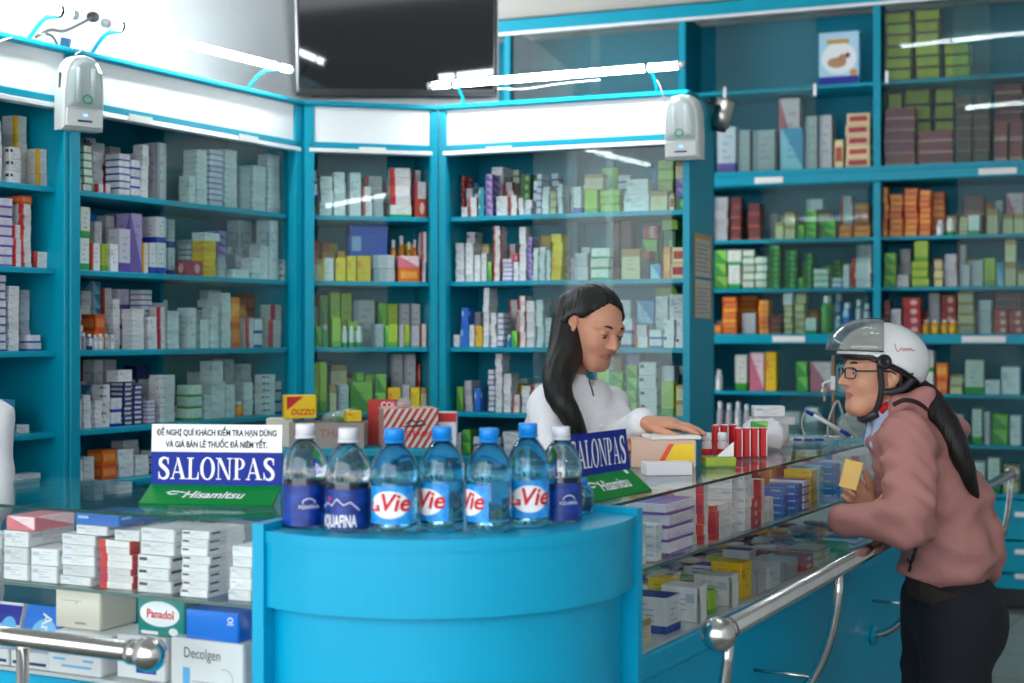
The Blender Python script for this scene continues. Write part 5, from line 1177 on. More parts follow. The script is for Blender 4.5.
def surf(f, lo, hi, h):
    """surface nets"""
    lo = np.array(lo, dtype=f32); n = np.ceil((np.array(hi)-lo)/h).astype(int)+1
    ax = [lo[i]+h*np.arange(n[i], dtype=f32) for i in range(3)]
    out = np.empty(n, dtype=f32)
    Yg, Zg = np.meshgrid(ax[1], ax[2], indexing='ij'); base = np.stack([np.zeros(Yg.size, f32), Yg.ravel(), Zg.ravel()], 1)
    step = max(1, 400000//base.shape[0])
    for i in range(0, n[0], step):
        j = min(n[0], i+step); p = np.tile(base, (j-i, 1)); p[:,0] = np.repeat(ax[0][i:j], base.shape[0])
        out[i:j] = f(p).reshape(j-i, n[1], n[2])
    s = out < 0; c = np.zeros(n-1, int); off = [(a, b, d) for a in (0,1) for b in (0,1) for d in (0,1)]
    sl = lambda arr, o: arr[o[0]:o[0]+n[0]-1, o[1]:o[1]+n[1]-1, o[2]:o[2]+n[2]-1]
    for o in off: c += sl(s, o)
    mix = (c > 0) & (c < 8); idx = -np.ones(n-1, int); cells = np.argwhere(mix); idx[mix] = np.arange(len(cells))
    acc = np.zeros((len(cells), 3)); cnt = np.zeros(len(cells))
    for a in off:
        for d in range(3):
            if a[d]: continue
            b = list(a); b[d] = 1
            va, vb = sl(out, a)[mix], sl(out, tuple(b))[mix]; cr = (va < 0) != (vb < 0)
            t = np.where(cr, va/np.where(cr, va-vb, 1), 0); pt = np.tile(np.array(a, float), (len(cells), 1)); pt[:,d] += t
            acc += pt*cr[:,None]; cnt += cr
    V = lo+h*(cells+acc/cnt[:,None]); F = []
    for d in range(3):
        u, v = (d+1) % 3, (d+2) % 3
        A = np.moveaxis(s, d, 0); cr = np.moveaxis(A[:-1] != A[1:], 0, d)
        q = np.argwhere(cr); q = q[(q[:,u] > 0) & (q[:,v] > 0) & (q[:,u] < n[u]-1) & (q[:,v] < n[v]-1)]
        if not len(q): continue
        def ix(du, dv): r = q.copy(); r[:,u] -= du; r[:,v] -= dv; return idx[r[:,0], r[:,1], r[:,2]]
        quad = np.stack([ix(0,0), ix(1,0), ix(1,1), ix(0,1)], 1)
        flip = s[q[:,0], q[:,1], q[:,2]]; quad[~flip] = quad[~flip][:,::-1]
        F.append(quad[(quad >= 0).all(1)])
    return V, np.concatenate(F)
def skin(name, f, lo, hi, h, m, parent, extra=None, pick=None):
    V, F = surf(f, lo, hi, h)
    if extra:
        for g, l2, h2, hh in extra:
            v2, f2 = surf(g, l2, h2, hh); F = np.concatenate([F, f2+len(V)]); V = np.concatenate([V, v2])
    o = Vector(parent.location) if parent else Vector((0,0,0))
    me = bpy.data.meshes.new(name); me.vertices.add(len(V)); me.vertices.foreach_set('co', (V-np.array(o[:])).astype(f32).ravel())
    me.loops.add(F.size); me.loops.foreach_set('vertex_index', F.ravel().astype(np.int32)); me.polygons.add(len(F))
    me.polygons.foreach_set('loop_start', np.arange(0, F.size, 4, dtype=np.int32))
    for q in (m if isinstance(m, (list, tuple)) else [m]): me.materials.append(q)
    me.polygons.foreach_set('use_smooth', np.ones(len(F), bool))
    if pick: me.polygons.foreach_set('material_index', pick(V[F].mean(1)).astype(np.int32))
    me.update(calc_edges=True); me.validate()
    ob = bpy.data.objects.new(name, me); COL.objects.link(ob); ob.parent = parent; return ob

M_skin = mat('skin', srgb(.80,.57,.46), .5, sub=.25, noise=.05, nscale=40); M_lip = mat('lips', srgb(.68,.40,.36), .45)
M_skin2 = mat('skin_warm', srgb(.82,.60,.49), .5, sub=.25, noise=.05, nscale=40)
M_hair, N_, L_, b_ = nt('black_hair'); b_.inputs['Base Color'].default_value = (.006,.005,.005,1); b_.inputs['Roughness'].default_value = .48; b_.inputs['Specular IOR Level'].default_value = .35
_tc = N_.new('ShaderNodeTexCoord'); _mp = N_.new('ShaderNodeMapping'); _mp.inputs['Scale'].default_value = (160,160,9); _nz = N_.new('ShaderNodeTexNoise'); _nz.inputs['Scale'].default_value = 1; _nz.inputs['Detail'].default_value = 3
L_.new(_tc.outputs['Object'], _mp.inputs[0]); L_.new(_mp.outputs[0], _nz.inputs['Vector']); _bp = N_.new('ShaderNodeBump'); _bp.inputs['Strength'].default_value = .7; _bp.inputs['Distance'].default_value = .004
L_.new(_nz.outputs['Fac'], _bp.inputs['Height']); L_.new(_bp.outputs[0], b_.inputs['Normal'])
M_coat = mat('white_coat_cloth', (.80,.79,.82), .75, bump=.6, bscale=18, noise=.03); M_eye = mat('eye_white', (.45,.43,.42), .25); M_iris = mat('iris', (.015,.01,.008), .15)
M_jacket = mat('rose_jacket_cloth', srgb(.66,.45,.43), .65, bump=.8, bscale=11, noise=.08, nscale=5); M_pants = mat('black_trousers_cloth', srgb(.07,.07,.11), .85, bump=.3, bscale=16)
M_shirt = mat('pale_blue_shirt', srgb(.66,.72,.84), .7); M_shoe = mat('dark_shoe', (.03,.025,.022), .5)

class Head:
    """face towards local +x, left ear at +y"""
    def __init__(s, c, f, pitch, scale, roll=0):
        f = Vector(f).normalized(); up = Vector((0,0,1)); l = up.cross(f)
        fx = f*math.cos(pitch)-up*math.sin(pitch); uz = up*math.cos(pitch)+f*math.sin(pitch)
        l2 = l*math.cos(roll)+uz*math.sin(roll); uz = uz*math.cos(roll)-l*math.sin(roll)
        s.c = Vector(c); s.k = scale; s.M = Matrix((fx, l2, uz)).transposed(); s.R = np.array(s.M, dtype=f32)
    def w(s, x, y, z): return s.c+s.M@Vector((x, y, z))*s.k
    def loc(s, p): return ((p-npv(s.c))@s.R)/f32(s.k)
    def wrap(s, g): return lambda p: g(s.loc(p))*f32(s.k)
    def rot(s): return s.M.to_euler()
def head_sdf(lid=.35):
    skull = s_ell((-.014,0,.032), (.094,.074,.084)); face = s_ell((.030,0,-.026), (.060,.058,.080))
    jaw = union([s_cone((-.002,.050,-.044), (.058,.022,-.088), .018, .018), s_cone((-.002,-.050,-.044), (.058,-.022,-.088), .018, .018), s_cone((.060,.016,-.090), (.060,-.016,-.090), .019, .019)], .02)
    cheek = union([s_ell((.052,.036,-.020), (.030,.026,.030)), s_ell((.052,-.036,-.020), (.030,.026,.030))], .01)
    brow = union([s_cone((.078,.012,.028), (.066,.046,.028), .012, .010), s_cone((.078,-.012,.028), (.066,-.046,.028), .012, .010)], .01)
    nose = union([s_cone((.086,0,.014), (.107,0,-.020), .007, .0092), s_ell((.096,.011,-.023), (.010,.0075,.0075)), s_ell((.096,-.011,-.023), (.010,.0075,.0075))], .008)
    lips = union([s_cone((.0885,.000,-.0505), (.079,.021,-.0545), .0050, .0025), s_cone((.0885,0,-.0505), (.079,-.021,-.0545), .0050, .0025), s_cone((.087,0,-.0605), (.078,.018,-.057), .0056, .0025), s_cone((.087,0,-.0605), (.078,-.018,-.057), .0056, .0025)], .004)
    neck = s_cone((-.028,0,-.040), (-.044,0,-.175), .047, .052)
    sock = [s_ell((.090,y,.010), (.014,.017,.011)) for y in (.032,-.032)]
    balls = [s_ell((.074,y,.010), (.0145,.0145,.0145)) for y in (.032,-.032)]
    crease = union([s_cone((.094,0,-.0555), (.080,.024,-.0560), .0020, .0020), s_cone((.094,0,-.0555), (.080,-.024,-.0560), .0020, .0020)], .001)
    ears = []
    for y in (1, -1): ears.append(union([s_ell((-.010,y*.079,.004), (.019,.007,.030), None), s_ell((-.004,y*.074,-.020), (.010,.008,.012))], .008))
    earh = [s_ell((-.004,y*.088,.004), (.010,.008,.017)) for y in (1,-1)]
    def g(p):
        r = smin(skull(p), face(p), .03); r = smin(r, jaw(p), .028); r = smin(r, cheek(p), .02); r = smin(r, brow(p), .014)
        r = smin(r, neck(p), .03)
        for q in sock: r = smax(r, -q(p), .010)
        r = smin(r, nose(p), .009); r = smin(r, lips(p), .005); r = smax(r, -crease(p), .003)
        for q, y in zip(balls, (.032,-.032)):                        # upper and lower lids leave a slit
            b = q(p); dz = p[:,2]-.010; slit = np.abs(dz-(.0035-.0075*lid))-(.0055*(1-lid)+.0004)
            r = smin(r, np.maximum(b, -slit), .002)
        for q, e_ in zip(ears, earh): r = smin(r, np.maximum(q(p), -e_(p)), .005)
        return r
    return g
def lipmask(hd):
    def m(c):
        q = hd.loc(c.astype(f32)); t = ((q[:,1]/.023)**2+((q[:,2]+.0555)/.0098)**2 < 1) & (q[:,0] > .076) & ~((np.abs(q[:,1]) < .004) & (q[:,2] > -.046)); return t
    return m
def face_parts(hd, parent, gaze=0., lid=.35):
    o = Vector(parent.location)
    for y in (.032, -.032):
        e = ball('eyeball', hd.w(.074, y, .010)-o, 0.0128*hd.k, M_eye, parent, 16)
        ball('iris', hd.w(.074+.0085, y, .010-.0035-gaze)-hd.w(.074, y, .010), (.0055*hd.k,)*3, M_iris, e, 12)
        pts = [hd.w(.074+.0150*math.cos(a)*.97, y+.0150*math.sin(a), .0105+.0035-.0075*lid+.0055*(1-lid)*math.cos(a)) for a in np.linspace(-1.05, 1.05, 9)]
        tube('lash_line', [p-o for p in pts], .0011*hd.k, M_hair, parent, 6)
        sg = 1 if y > 0 else -1
        pts = spline([hd.w(.088, sg*.013, .030), hd.w(.085, sg*.028, .035), hd.w(.070, sg*.048, .031)], 5)
        n = len(pts); tube('eyebrow', [p-o for p in pts], .003, M_hair, parent, 6, rad=[.0032*hd.k*(.5+.6*math.sin(PI*(.15+.85*i/(n-1)))) for i in range(n)])
def hand_sdf(wr, F, U, left, curl, k=.93, thumb=(.6,.7,-.25), tcurl=.3, spread=.0):
    F = Vector(F).normalized(); U = Vector(U); U = (U-F*U.dot(F)).normalized(); S = F.cross(U) if left else U.cross(F); w = Vector(wr)
    pr = []; kn = []
    for i in range(4):
        b = w+F*.012*k+S*(.018-.012*i)*k; q = w+F*(.088-.004*abs(i-1))*k+S*(.031-.0205*i)*k+U*(.003*math.cos(i-1))*k; kn.append(q)
        pr.append(s_cone(b, q, .0145*k, .0108*k))
    pr.append(s_ell(w+F*.05*k-U*.004*k, (.034*k,)*3))
    pr[-1] = s_cone(w+F*.03*k+S*.012*k, w+F*.07*k-S*.012*k, .017*k, .015*k)
    fingers = []
    for i, L in enumerate((.070, .079, .073, .057)):
        d = (F+S*spread*(1.5-i)).normalized(); p = kn[i]; fg = []; c = curl[i] if isinstance(curl, (list, tuple)) else curl; r0 = (.0092,.0095,.0090,.0080)[i]*k
        for j, (fr_, a) in enumerate(((.46, c*.9), (.30, c*1.1), (.24, c*.7))):
            d = (d*math.cos(a)-U*math.sin(a)).normalized() if j == 0 else (d*math.cos(a)+Ud*math.sin(a)).normalized()
            Ud = (-(U-d*U.dot(d))).normalized() if j == 0 else (S.cross(d) if (S.cross(d)).dot(Ud) > 0 else -S.cross(d)).normalized()
            q = p+d*L*fr_*k; fg.append(s_cone(p, q, r0*(1-.08*j), r0*(.94-.1*j))); p = q
        fingers.append(union(fg, .004))
    t0 = w+F*.022*k+S*.026*k; d = (F*thumb[0]+S*thumb[1]+U*thumb[2]).normalized(); t1 = t0+d*.040*k; d2 = (d*math.cos(tcurl)+F*math.sin(tcurl)).normalized(); t2 = t1+d2*.031*k; t3 = t2+(d2*math.cos(tcurl)+F*math.sin(tcurl)).normalized()*.024*k
    th = union([s_cone(w+F*.012*k+S*.010*k, t0, .016*k, .014*k), s_cone(t0, t1, .0135*k, .0108*k), s_cone(t1, t2, .0105*k, .0092*k), s_cone(t2, t3, .0092*k, .0078*k)], .008)
    palm = union(pr, .012)
    def g(p):
        r = palm(p)
        for f in fingers: r = np.minimum(r, f(p)) if False else smin(r, f(p), .0035)
        return smin(r, th(p), .006)
    pts = kn+[t3, w]; lo = [min(q[i] for q in pts)-.10 for i in range(3)]; hi = [max(q[i] for q in pts)+.10 for i in range(3)]
    return g, kn, t3
def folds(p, amp, k, d, ph=0.):
    d = npv(d); t = p@d; return amp*np.sin(t*k+ph+2.2*np.sin(p[:,2]*21+ph)+1.7*np.sin(p[:,0]*17+p[:,1]*13+ph*2))
def bounds(fs, pad=.02):
    return [min(q[i] for q in fs)-pad for i in range(3)], [max(q[i] for q in fs)+pad for i in range(3)]

def coat_person(name, hd, NB, SR, SL, chest, hip, armR, armL, f, label, fine=True):
    """figure in a white coat; arms given as (elbow, wrist, hand args)"""
    f = Vector(f).normalized(); l = Vector((-f.y, f.x, 0)); root = empty(name, (hip.x, hip.y, 0))
    V = Vector
    core = [s_cone(chest+l*.052, hip+l*.06, .094, .110), s_cone(chest-l*.052, hip-l*.06, .094, .110), s_cone(SR, SL, .050, .050), s_cone(chest+f*.045+l*.05, chest+f*.03-V((0,0,.12)), .075, .07), s_cone(chest+f*.045-l*.05, chest+f*.03-V((0,0,.12)), .075, .07), s_cone(NB-V((0,0,.03)), (SR+SL)/2, .062, .075)]
    skirt = [s_cone(hip+l*.05, V((hip.x, hip.y, .52))+l*.07, .12, .145), s_cone(hip-l*.05, V((hip.x, hip.y, .52))-l*.07, .12, .145)]
    arms = [union([s_cone(S, E, .053, .047), s_cone(E, W-(W-E).normalized()*.012, .046, .034)], .02) for S, (E, W, _) in ((SR, armR), (SL, armL))]
    nb_up = (hd.w(-.03,0,-.08)-NB).normalized(); collar = s_cone(NB-nb_up*.02, NB+nb_up*.032, .064, .057); hole = s_cone(NB-nb_up*.06, NB+nb_up*.09, .050, .054)
    cb, cs, ca = union(core, .06), union(skirt, .05), arms
    fr_c = NB+f*.06; cut = s_cone(NB+nb_up*.05+f*.05, NB+f*.058-nb_up*.012, .012, .003); seam = half(NB, l)
    def g(p):
        r = smin(cb(p), cs(p), .05)
        for a in ca: r = smin(r, a(p), .035)
        r = smin(r, collar(p), .018); r = smax(r, -hole(p), .004); r = np.maximum(r, -cut(p))
        r = r+folds(p, .0042, 38, (.5,.3,-.8))+folds(p, .0024, 75, (-.4,.6,.7), 1.3)
        return np.maximum(r, .50-p[:,2])
    pts = [NB+V((0,0,.08)), SR, SL, armR[0], armR[1], armL[0], armL[1], hip+f*.15, hip-f*.2, hip+l*.22, hip-l*.22, V((hip.x, hip.y, .49))]
    lo, hi = bounds(pts, .07)
    skin('white_coat', g, lo, hi, .0085 if fine else .014, M_coat, root)
    hg = head_sdf(hd.lid); ex = []
    lo, hi = bounds([hd.w(.12,0,0), hd.w(-.11,0,0), hd.w(0,.09,0), hd.w(0,-.09,0), hd.w(0,0,.12), hd.w(-.04,0,-.18)], .02)
    for (E, W, ha) in (armR, armL):
        if ha is None: continue
        hs, kn, t3 = hand_sdf(W, *ha[0], **ha[1]); fa = s_cone(E+(W-E)*.55, W, .030, .021); q = kn+[t3, W, E+(W-E)*.6]; l2, h2 = bounds(q, .075)
        ex.append(((lambda p, hs=hs, fa=fa: smin(hs(p), fa(p), .012)), l2, h2, .0038))
    legs = [s_cone(V((hip.x, hip.y, .62))+l*x*.075, V((hip.x, hip.y, .10))+l*x*.085, .075, .042) for x in (1,-1)]; feet = [s_cone(V((hip.x, hip.y, .075))+l*x*.085-f*.02, V((hip.x, hip.y, .045))+l*x*.09+f*.13, .04, .034) for x in (1,-1)]
    ex.append((union(legs+feet, .02), *bounds([V((hip.x, hip.y, .02))-f*.16-l*.2, V((hip.x, hip.y, .75))+f*.25+l*.2, V((hip.x, hip.y, .02))+f*.25-l*.2, V((hip.x, hip.y, .7))-f*.1+l*.2], .03), .013))
    ex.append((union([s_cone(chest, hip, .085, .09)], .01), *bounds([chest, hip], .12), .02))
    skin('body', hd.wrap(hg), lo, hi, .0036 if fine else .007, [M_skin, M_lip], root, ex, lipmask(hd))
    if fine: face_parts(hd, root, .004, hd.lid)
    o = Vector(root.location)
    for t in (0, 1): 
        c = V((hip.x, hip.y, 0))+l*(.085 if t else -.085); pr_ = union([s_cone(c+V((0,0,.05))-f*.02, c+V((0,0,.045))+f*.13, .046, .040)], .01)
        skin('shoe', lambda p, pr_=pr_: np.maximum(pr_(p), .004-p[:,2]), *bounds([c-f*.1-l*.08, c+f*.22+l*.08, c+f*.22-l*.08, c-f*.1+l*.08+V((0,0,.1))], .01), .01, M_shoe, root)
    for k in range(4):
        c = chest+f*.13-V((0,0,k*.09-.07)); 
    tag(root, label, 'person'); return root, g, f

# the pharmacist
V = Vector
hd = Head(P(593, 328, 4.0), (.66,-.75,0), math.radians(22), .94, math.radians(-4)); hd.lid = .80
NB = P(577, 392, 4.03); SR = P(551, 403, 3.92); SL = P(607, 405, 4.13); chest = P(572, 432, 4.04); hip = P(566, 560, 4.12)
EL, WL = P(621, 441, 3.88), P(643, 422.5, 3.52); ER, WR_ = P(545, 460, 3.80), P(596, 445, 3.60)
root, coat_g, cf = coat_person('person', hd, NB, SR, SL, chest, hip, (ER, WR_, (((.9,-.4,.03), (0,0,1), False, [.16,.18,.2,.24]), {})), (EL, WL, (((.93,-.30,-.03), (.05,-.12,1), True, [.16,.18,.22,.28]), dict(thumb=(.8,.5,-.25)))), (.62,-.78,0),
    'pharmacist in a white high-collar coat with long black ponytail, looking down')
o = V(root.location)
def project_out(g, p, d, n=80):                     # walk along d from outside until the cloth
    p = V(p)
    for i in range(n):
        v = float(g(np.array([p[:]], dtype=f32))[0])
        if v < .001: return p
        p = p+d*min(.05, max(v*.7, .0008))
        if p.y > 4.25: return None
    return None
for px, py in ((594.5, 398), (602, 425), (608, 455)):
    a = P(px, py, 3.6); d = (a-V((0,0,H))).normalized(); q = project_out(coat_g, a, d) or P(px, py, 3.9); b = lathe('button', [(.0045,-.002),(.0062,-.0005),(.0062,.0015),(.004,.0022)], M_swhite, root, 14, q-o); b.rotation_euler = V(-d).to_track_quat('Z', 'Y').to_euler()
pts = [q-o for q in (project_out(coat_g, P(px, py, 3.6), (P(px, py, 3.6)-V((0,0,H))).normalized()) for px, py in ((589,380),(590,384),(591.5,388),(592.5,392),(593.5,396))) if q]
tube('collar_edge', pts, .0022, M_black, root, 6)
# hair: cap, swept side and a ponytail over the shoulder
cap = s_ell((-.018,0,.034), (.102,.083,.094)); back = s_ell((-.058,0,-.012), (.060,.066,.075)); side = [s_cone((.020,y*.072,.050), (-.050,y*.074,-.010), .016, .020) for y in (1,-1)]
def hair_local(p):
    r = smin(cap(p), back(p), .03)
    for q in side: r = smin(r, q(p), .012)
    line = (p[:,0]-(-.010+(p[:,2]-.034)*.95+np.abs(p[:,1]+.018)*.55)); r = smax(r, line*.72, .010)
    ear = ((p[:,0]-.004)/.030)**2+((p[:,2]+.002)/.036)**2; r = np.maximum(r, np.where(np.abs(p[:,1]) > .05, (1-np.sqrt(ear))*.03, -1))
    low = -.075-p[:,2]; r = smax(r, low, .01)
    part = np.abs(p[:,1]+.022-p[:,0]*.1)-.0022; r = np.maximum(r, np.where((p[:,2] > .07) & (p[:,0] > -.03), -part*1.2-.0+(-.0), -1)) 
    return r+.0012*np.sin(p[:,1]*420+14*np.sin(p[:,0]*30)+p[:,0]*120)
lo, hi = bounds([hd.w(.11,0,.05), hd.w(-.14,0,0), hd.w(0,.1,0), hd.w(0,-.1,0), hd.w(0,0,.15), hd.w(-.05,0,-.1)], .02)
skin('hair', hd.wrap(hair_local), lo, hi, .004, M_hair, root)
def tail(name, path, radii, parent, k=.03, h=.0055, strands=9):
    pts = spline(path, 4); m = len(pts); rr = np.interp(np.linspace(0, len(path)-1, m), range(len(path)), radii); cones = [s_cone(pts[i], pts[i+1], rr[i], rr[i+1]) for i in range(m-1)]
    u = union(cones, .012); g = lambda p: u(p)+.0009*np.sin((p[:,0]-p[:,1]*.6)*260+5*np.sin(p[:,2]*9))
    lo, hi = bounds(path, max(radii)+.02); return skin(name, g, lo, hi, h, M_hair, parent)
tail('ponytail', [hd.w(-.085,-.01,.02), P(566,352,3.97), P(559,372,3.90), P(558,392,3.845), P(566,408,3.825), P(575,424,3.83), P(583,440,3.85)], [.058,.047,.040,.033,.027,.022,.013], root)

# colleague in a white coat, mostly hidden past the picture edge
hd3 = Head(P(-78, 348, 3.45), (.55,-.83,0), math.radians(10), .97); hd3.lid = .3
c3 = P(-78, 420, 3.45); 
def q3(px, py, d=3.45): return P(px, py, d)
r3, _, _ = coat_person('person', hd3, q3(-80, 402), q3(-140, 418, 3.42), q3(-13, 418, 3.48), q3(-78, 455), V((q3(-78,0).x, 3.47, .92)), (q3(-150, 520, 3.4), q3(-110, 560, 3.26), (((.8,-.5,-.1), (0,0,1), False, .4), {})), (q3(-6, 500, 3.46), q3(-40, 545, 3.34), (((-.4,-.8,-.2), (0,0,1), True, .4), {})), (.12,-.99,0),
    'colleague in a white coat cut off beside the short counter', fine=False)
lo, hi = bounds([hd3.w(.11,0,.05), hd3.w(-.14,0,0), hd3.w(0,.1,0), hd3.w(0,-.1,0), hd3.w(0,0,.15), hd3.w(-.05,0,-.1)], .02)
skin('hair', hd3.wrap(hair_local), lo, hi, .007, M_hair, r3)
tail('ponytail', [hd3.w(-.07,.03,.0), hd3.w(-.09,.06,-.10), q3(-20, 420, 3.60), q3(-18, 450, 3.62)], [.06,.055,.04,.03], r3, h=.009)

# ------------------------------------------------------------------ the customer
D0 = 3.70; KC = D0/3.9        # stands clear of the rail, forearms laid over it
def k_cone(a, b, ra, rb): return s_cone(a, b, ra*KC, rb*KC)
hc = Head(P(878, 376, D0), (-.985,-.17,0), math.radians(-2), .97*KC); hc.lid = .25
root = empty('person', (*P(955, 600, D0).to_2d(), 0)); o = V(root.location)
f = V((-.94,.33,0)).normalized(); l = V((-f.y, f.x, 0))           # facing the counter; left side towards the camera
lat = V((-.38,-.925,0))                              # across the body, along the rail
NBc = P(903, 414, D0); ch0, ch1 = P(921, 458, D0), P(951, 552, D0)
SLn, SRf = P(908, 440, D0-.145), P(908, 440, D0+.15)
ELn, WLn = P(908, 521, 3.645*KC), P(848, 520, 3.74*KC)
ERf, WRf = P(893, 505, 4.10*KC), P(871, 507, 3.93*KC)
bodyc = [k_cone(ch0+lat*x, ch1+lat*x*1.1, .105, .116) for x in (-.055, .055)]+[k_cone(SLn, SRf, .070, .070), k_cone(NBc+V((.012,0,-.02)), (SLn+SRf)/2, .062, .09)]
belly = k_cone(P(930, 515, D0), P(926, 578, D0), .066, .070)
back_b = k_cone(P(955, 500, D0), P(968, 552, D0), .095, .085)
sleeve = [union([k_cone(SLn, ELn, .070, .062), k_cone(ELn, WLn, .061, .046)], .03), union([k_cone(SRf, ERf, .068, .058), k_cone(ERf, WRf+(ERf-WRf)*.12, .056, .042)], .03)]
hood = union([k_cone(P(897,404,D0-.075), P(925,404,D0-.06), .026, .034), k_cone(P(925,404,D0-.06), P(950,432,D0), .036, .046), k_cone(P(897,404,D0+.075), P(925,404,D0+.06), .026, .034), k_cone(P(925,404,D0+.06), P(950,432,D0), .036, .046)], .03)
hem_n = V((.31,0,.95)); hem_c = P(952, 590, D0)
hole = k_cone(NBc+V((.02,0,-.09)), NBc+V((-.035,0,.10)), .048, .060)
ub = union(bodyc+[belly, back_b], .05)
def jacket(p):
    r = ub(p)
    for a in sleeve: r = smin(r, a(p), .030)
    r = smin(r, hood(p), .016); r = smax(r, -hole(p), .006)
    t = folds(p, .0065, 34, (.75,0,-.65))+folds(p, .0038, 58, (.35,.3,.9), .9)+.0028*np.sin(p[:,2]*88+p[:,0]*55+6*np.sin(p[:,0]*13+p[:,1]*9))
    return np.maximum(r+t, -((p-npv(hem_c))@npv(hem_n.normalized())))
lo, hi = bounds([P(815,395,D0), P(1010,620,D0), SLn+lat*.09, SRf-lat*.12, ERf, P(880,380,D0)], .02)
skin('jacket', jacket, (lo[0], D0-.42, lo[2]), (hi[0], D0+.36, hi[2]), .0085, M_jacket, root)
hemr = union([k_cone(ch1+lat*x*1.0+V((.0,0,.03)), P(953, 606, D0)+lat*x, .113, .111) for x in (-.055, .055)], .05)
def hem(p):
    t = (p-npv(hem_c))@npv(hem_n.normalized()); return np.maximum(np.maximum(hemr(p)-.004, -(t+.045)), t-.004)+.0012*np.sin(p[:,0]*260)
skin('hem_band', hem, (lo[0], D0-.23, hem_c.z-.12), (hi[0], D0+.23, hem_c.z+.10), .008, mat('dark_rib', srgb(.13,.08,.08), .8), root)
onj = lambda L: [q-o for q in (project_out(jacket, P(px, py, 3.15), (P(px, py, 3.15)-V((0,0,H))).normalized()) for px, py in L) if q]
trim = onj([(886,414),(893,405),(905,400),(920,404),(935,418),(948,436),(957,452)])
tube('hood_trim', spline(trim, 6), .0055, mat('dark_trim', srgb(.17,.10,.10), .7), root, 8)
pk = onj([(916,548),(912,560),(909,572),(910,584),(913,594)])
tube('pocket_edge', spline(pk, 5), .004, MATS['dark_rib'], root, 8)
ball('snap_button', onj([(909, 560), (912, 562), (918, 562)])[0], .0065, M_dark, root, 12)
# body
hg = head_sdf(hc.lid); blo, bhi = bounds([hc.w(.12,0,0), hc.w(-.11,0,0), hc.w(0,.09,0), hc.w(0,-.09,0), hc.w(0,0,.12), hc.w(-.04,0,-.18)], .02)
hs, kn, t3 = hand_sdf(WRf, (-.62,-.12,.52), (-.1,1,.05), False, [.75,.85,.95,1.05], k=.88, thumb=(.75,.45,-.42), tcurl=.25)
fa = k_cone(WRf+(ERf-WRf)*.3, WRf, .028, .022)
hs2, kn2, t32 = hand_sdf(WLn+V((.045,.01,0)), (.15,.95,.05), (-.8,-.2,.5), True, .6, k=.85)
ex = [((lambda p: smin(hs(p), fa(p), .012)), *bounds(kn+[t3, WRf], .07), .0036), (hs2, *bounds(kn2+[t32, WLn], .07), .005)]
hipc = P(957, 606, D0)
lg = [[V((hipc.x-.018, D0+y, hipc.z-.02)), V((hipc.x-.045, D0+y*1.1, .46)), V((hipc.x-.02, D0+y*1.15, .08))] for y in (-.085, .085)]
ex.append((union([k_cone(a, b, .085, .055) for a, b, c in lg]+[k_cone(b, c, .052, .036) for a, b, c in lg]+[k_cone(c-V((-.03,0,.03)), c+V((-.14,0,-.045)), .034, .028) for a, b, c in lg]+[k_cone(ch0, hipc, .075, .07)], .03), *bounds([V((hipc.x-.3, D0-.2, 0)), V((hipc.x+.2, D0+.2, .8)), ch0], .14), .016))
skin('body', hc.wrap(hg), blo, bhi, .0036, [M_skin2, M_lip], root, ex, lipmask(hc))
face_parts(hc, root, 0., hc.lid)
seat = s_ell((hipc.x+.004, D0, hipc.z-.030), (.116,.157,.134)); tr = union([k_cone(a+V((0,0,.02)), b, .104, .076) for a, b, c in lg]+[k_cone(b, c, .078, .062) for a, b, c in lg]+[seat], .035)
def trousers(p): return np.maximum(np.maximum(tr(p)+folds(p, .003, 50, (.3,.2,.9)), .055-p[:,2]), p[:,2]-(hipc.z+.085))
skin('trousers', trousers, (hipc.x-.24, D0-.27, .04), (hipc.x+.25, D0+.27, hipc.z+.11), .010, M_pants, root)
for a, b, c in lg:
    sh = k_cone(V((c.x+.03,c.y,.045)), V((c.x-.13,c.y,.038)), .044, .038); skin('shoe', lambda p, sh=sh: np.maximum(sh(p), .004-p[:,2]), (c.x-.19, c.y-.06, 0), (c.x+.09, c.y+.06, .1), .009, M_shoe, root)
col = union([s_cone(NBc+V((-.006,0,-.04)), NBc+V((-.034,0,.034)), .066, .060), s_cone(NBc+V((-.05,-.03,.0)), NBc+V((-.075,-.03,-.075)), .026, .018), s_cone(NBc+V((-.05,.03,.0)), NBc+V((-.075,.03,-.075)), .026, .018)], .015)
hol = s_cone(NBc+V((.02,0,-.10)), NBc+V((-.05,0,.10)), .050, .054)
skin('shirt_collar', lambda p: smax(col(p), -hol(p), .003), *bounds([NBc+V((-.12,-.08,-.12)), NBc+V((.08,.08,.07))], .02), .006, M_shirt, root)
nape = union([s_ell((-.050,0,-.020), (.060,.070,.065)), k_cone((-.02,.070,.01), (-.055,.045,-.06), .018, .02), k_cone((-.02,-.070,.01), (-.055,-.045,-.06), .018, .02)], .02)
lo, hi = bounds([hc.w(-.14,0,0), hc.w(.02,.1,0), hc.w(.02,-.1,0), hc.w(0,0,.06), hc.w(-.05,0,-.12)], .02)
skin('hair', hc.wrap(lambda p: np.maximum(nape(p), p[:,0]+.028)+.0012*np.sin(p[:,1]*300)), lo, hi, .005, M_hair, root)
tail('ponytail', [hc.w(-.10,.0,-.035), P(928,400,3.86*KC), P(946,425,3.80*KC), P(958,450,3.775*KC), P(968,474,3.775*KC), P(976,500,3.79*KC)], [.034,.033,.030,.025,.018,.008], root, h=.006)
tube('ring', [V((kn[1].x, kn[1].y, kn[1].z))-o+V((-.012,-.016,-.004))+V((.0085*math.cos(a), 0, .0085*math.sin(a))) for a in np.linspace(0, 2*PI, 13)], .0013, M_key, root, 6)
tag(root, 'customer in a dusty rose jacket and white helmet leaning on the steel rail', 'person')
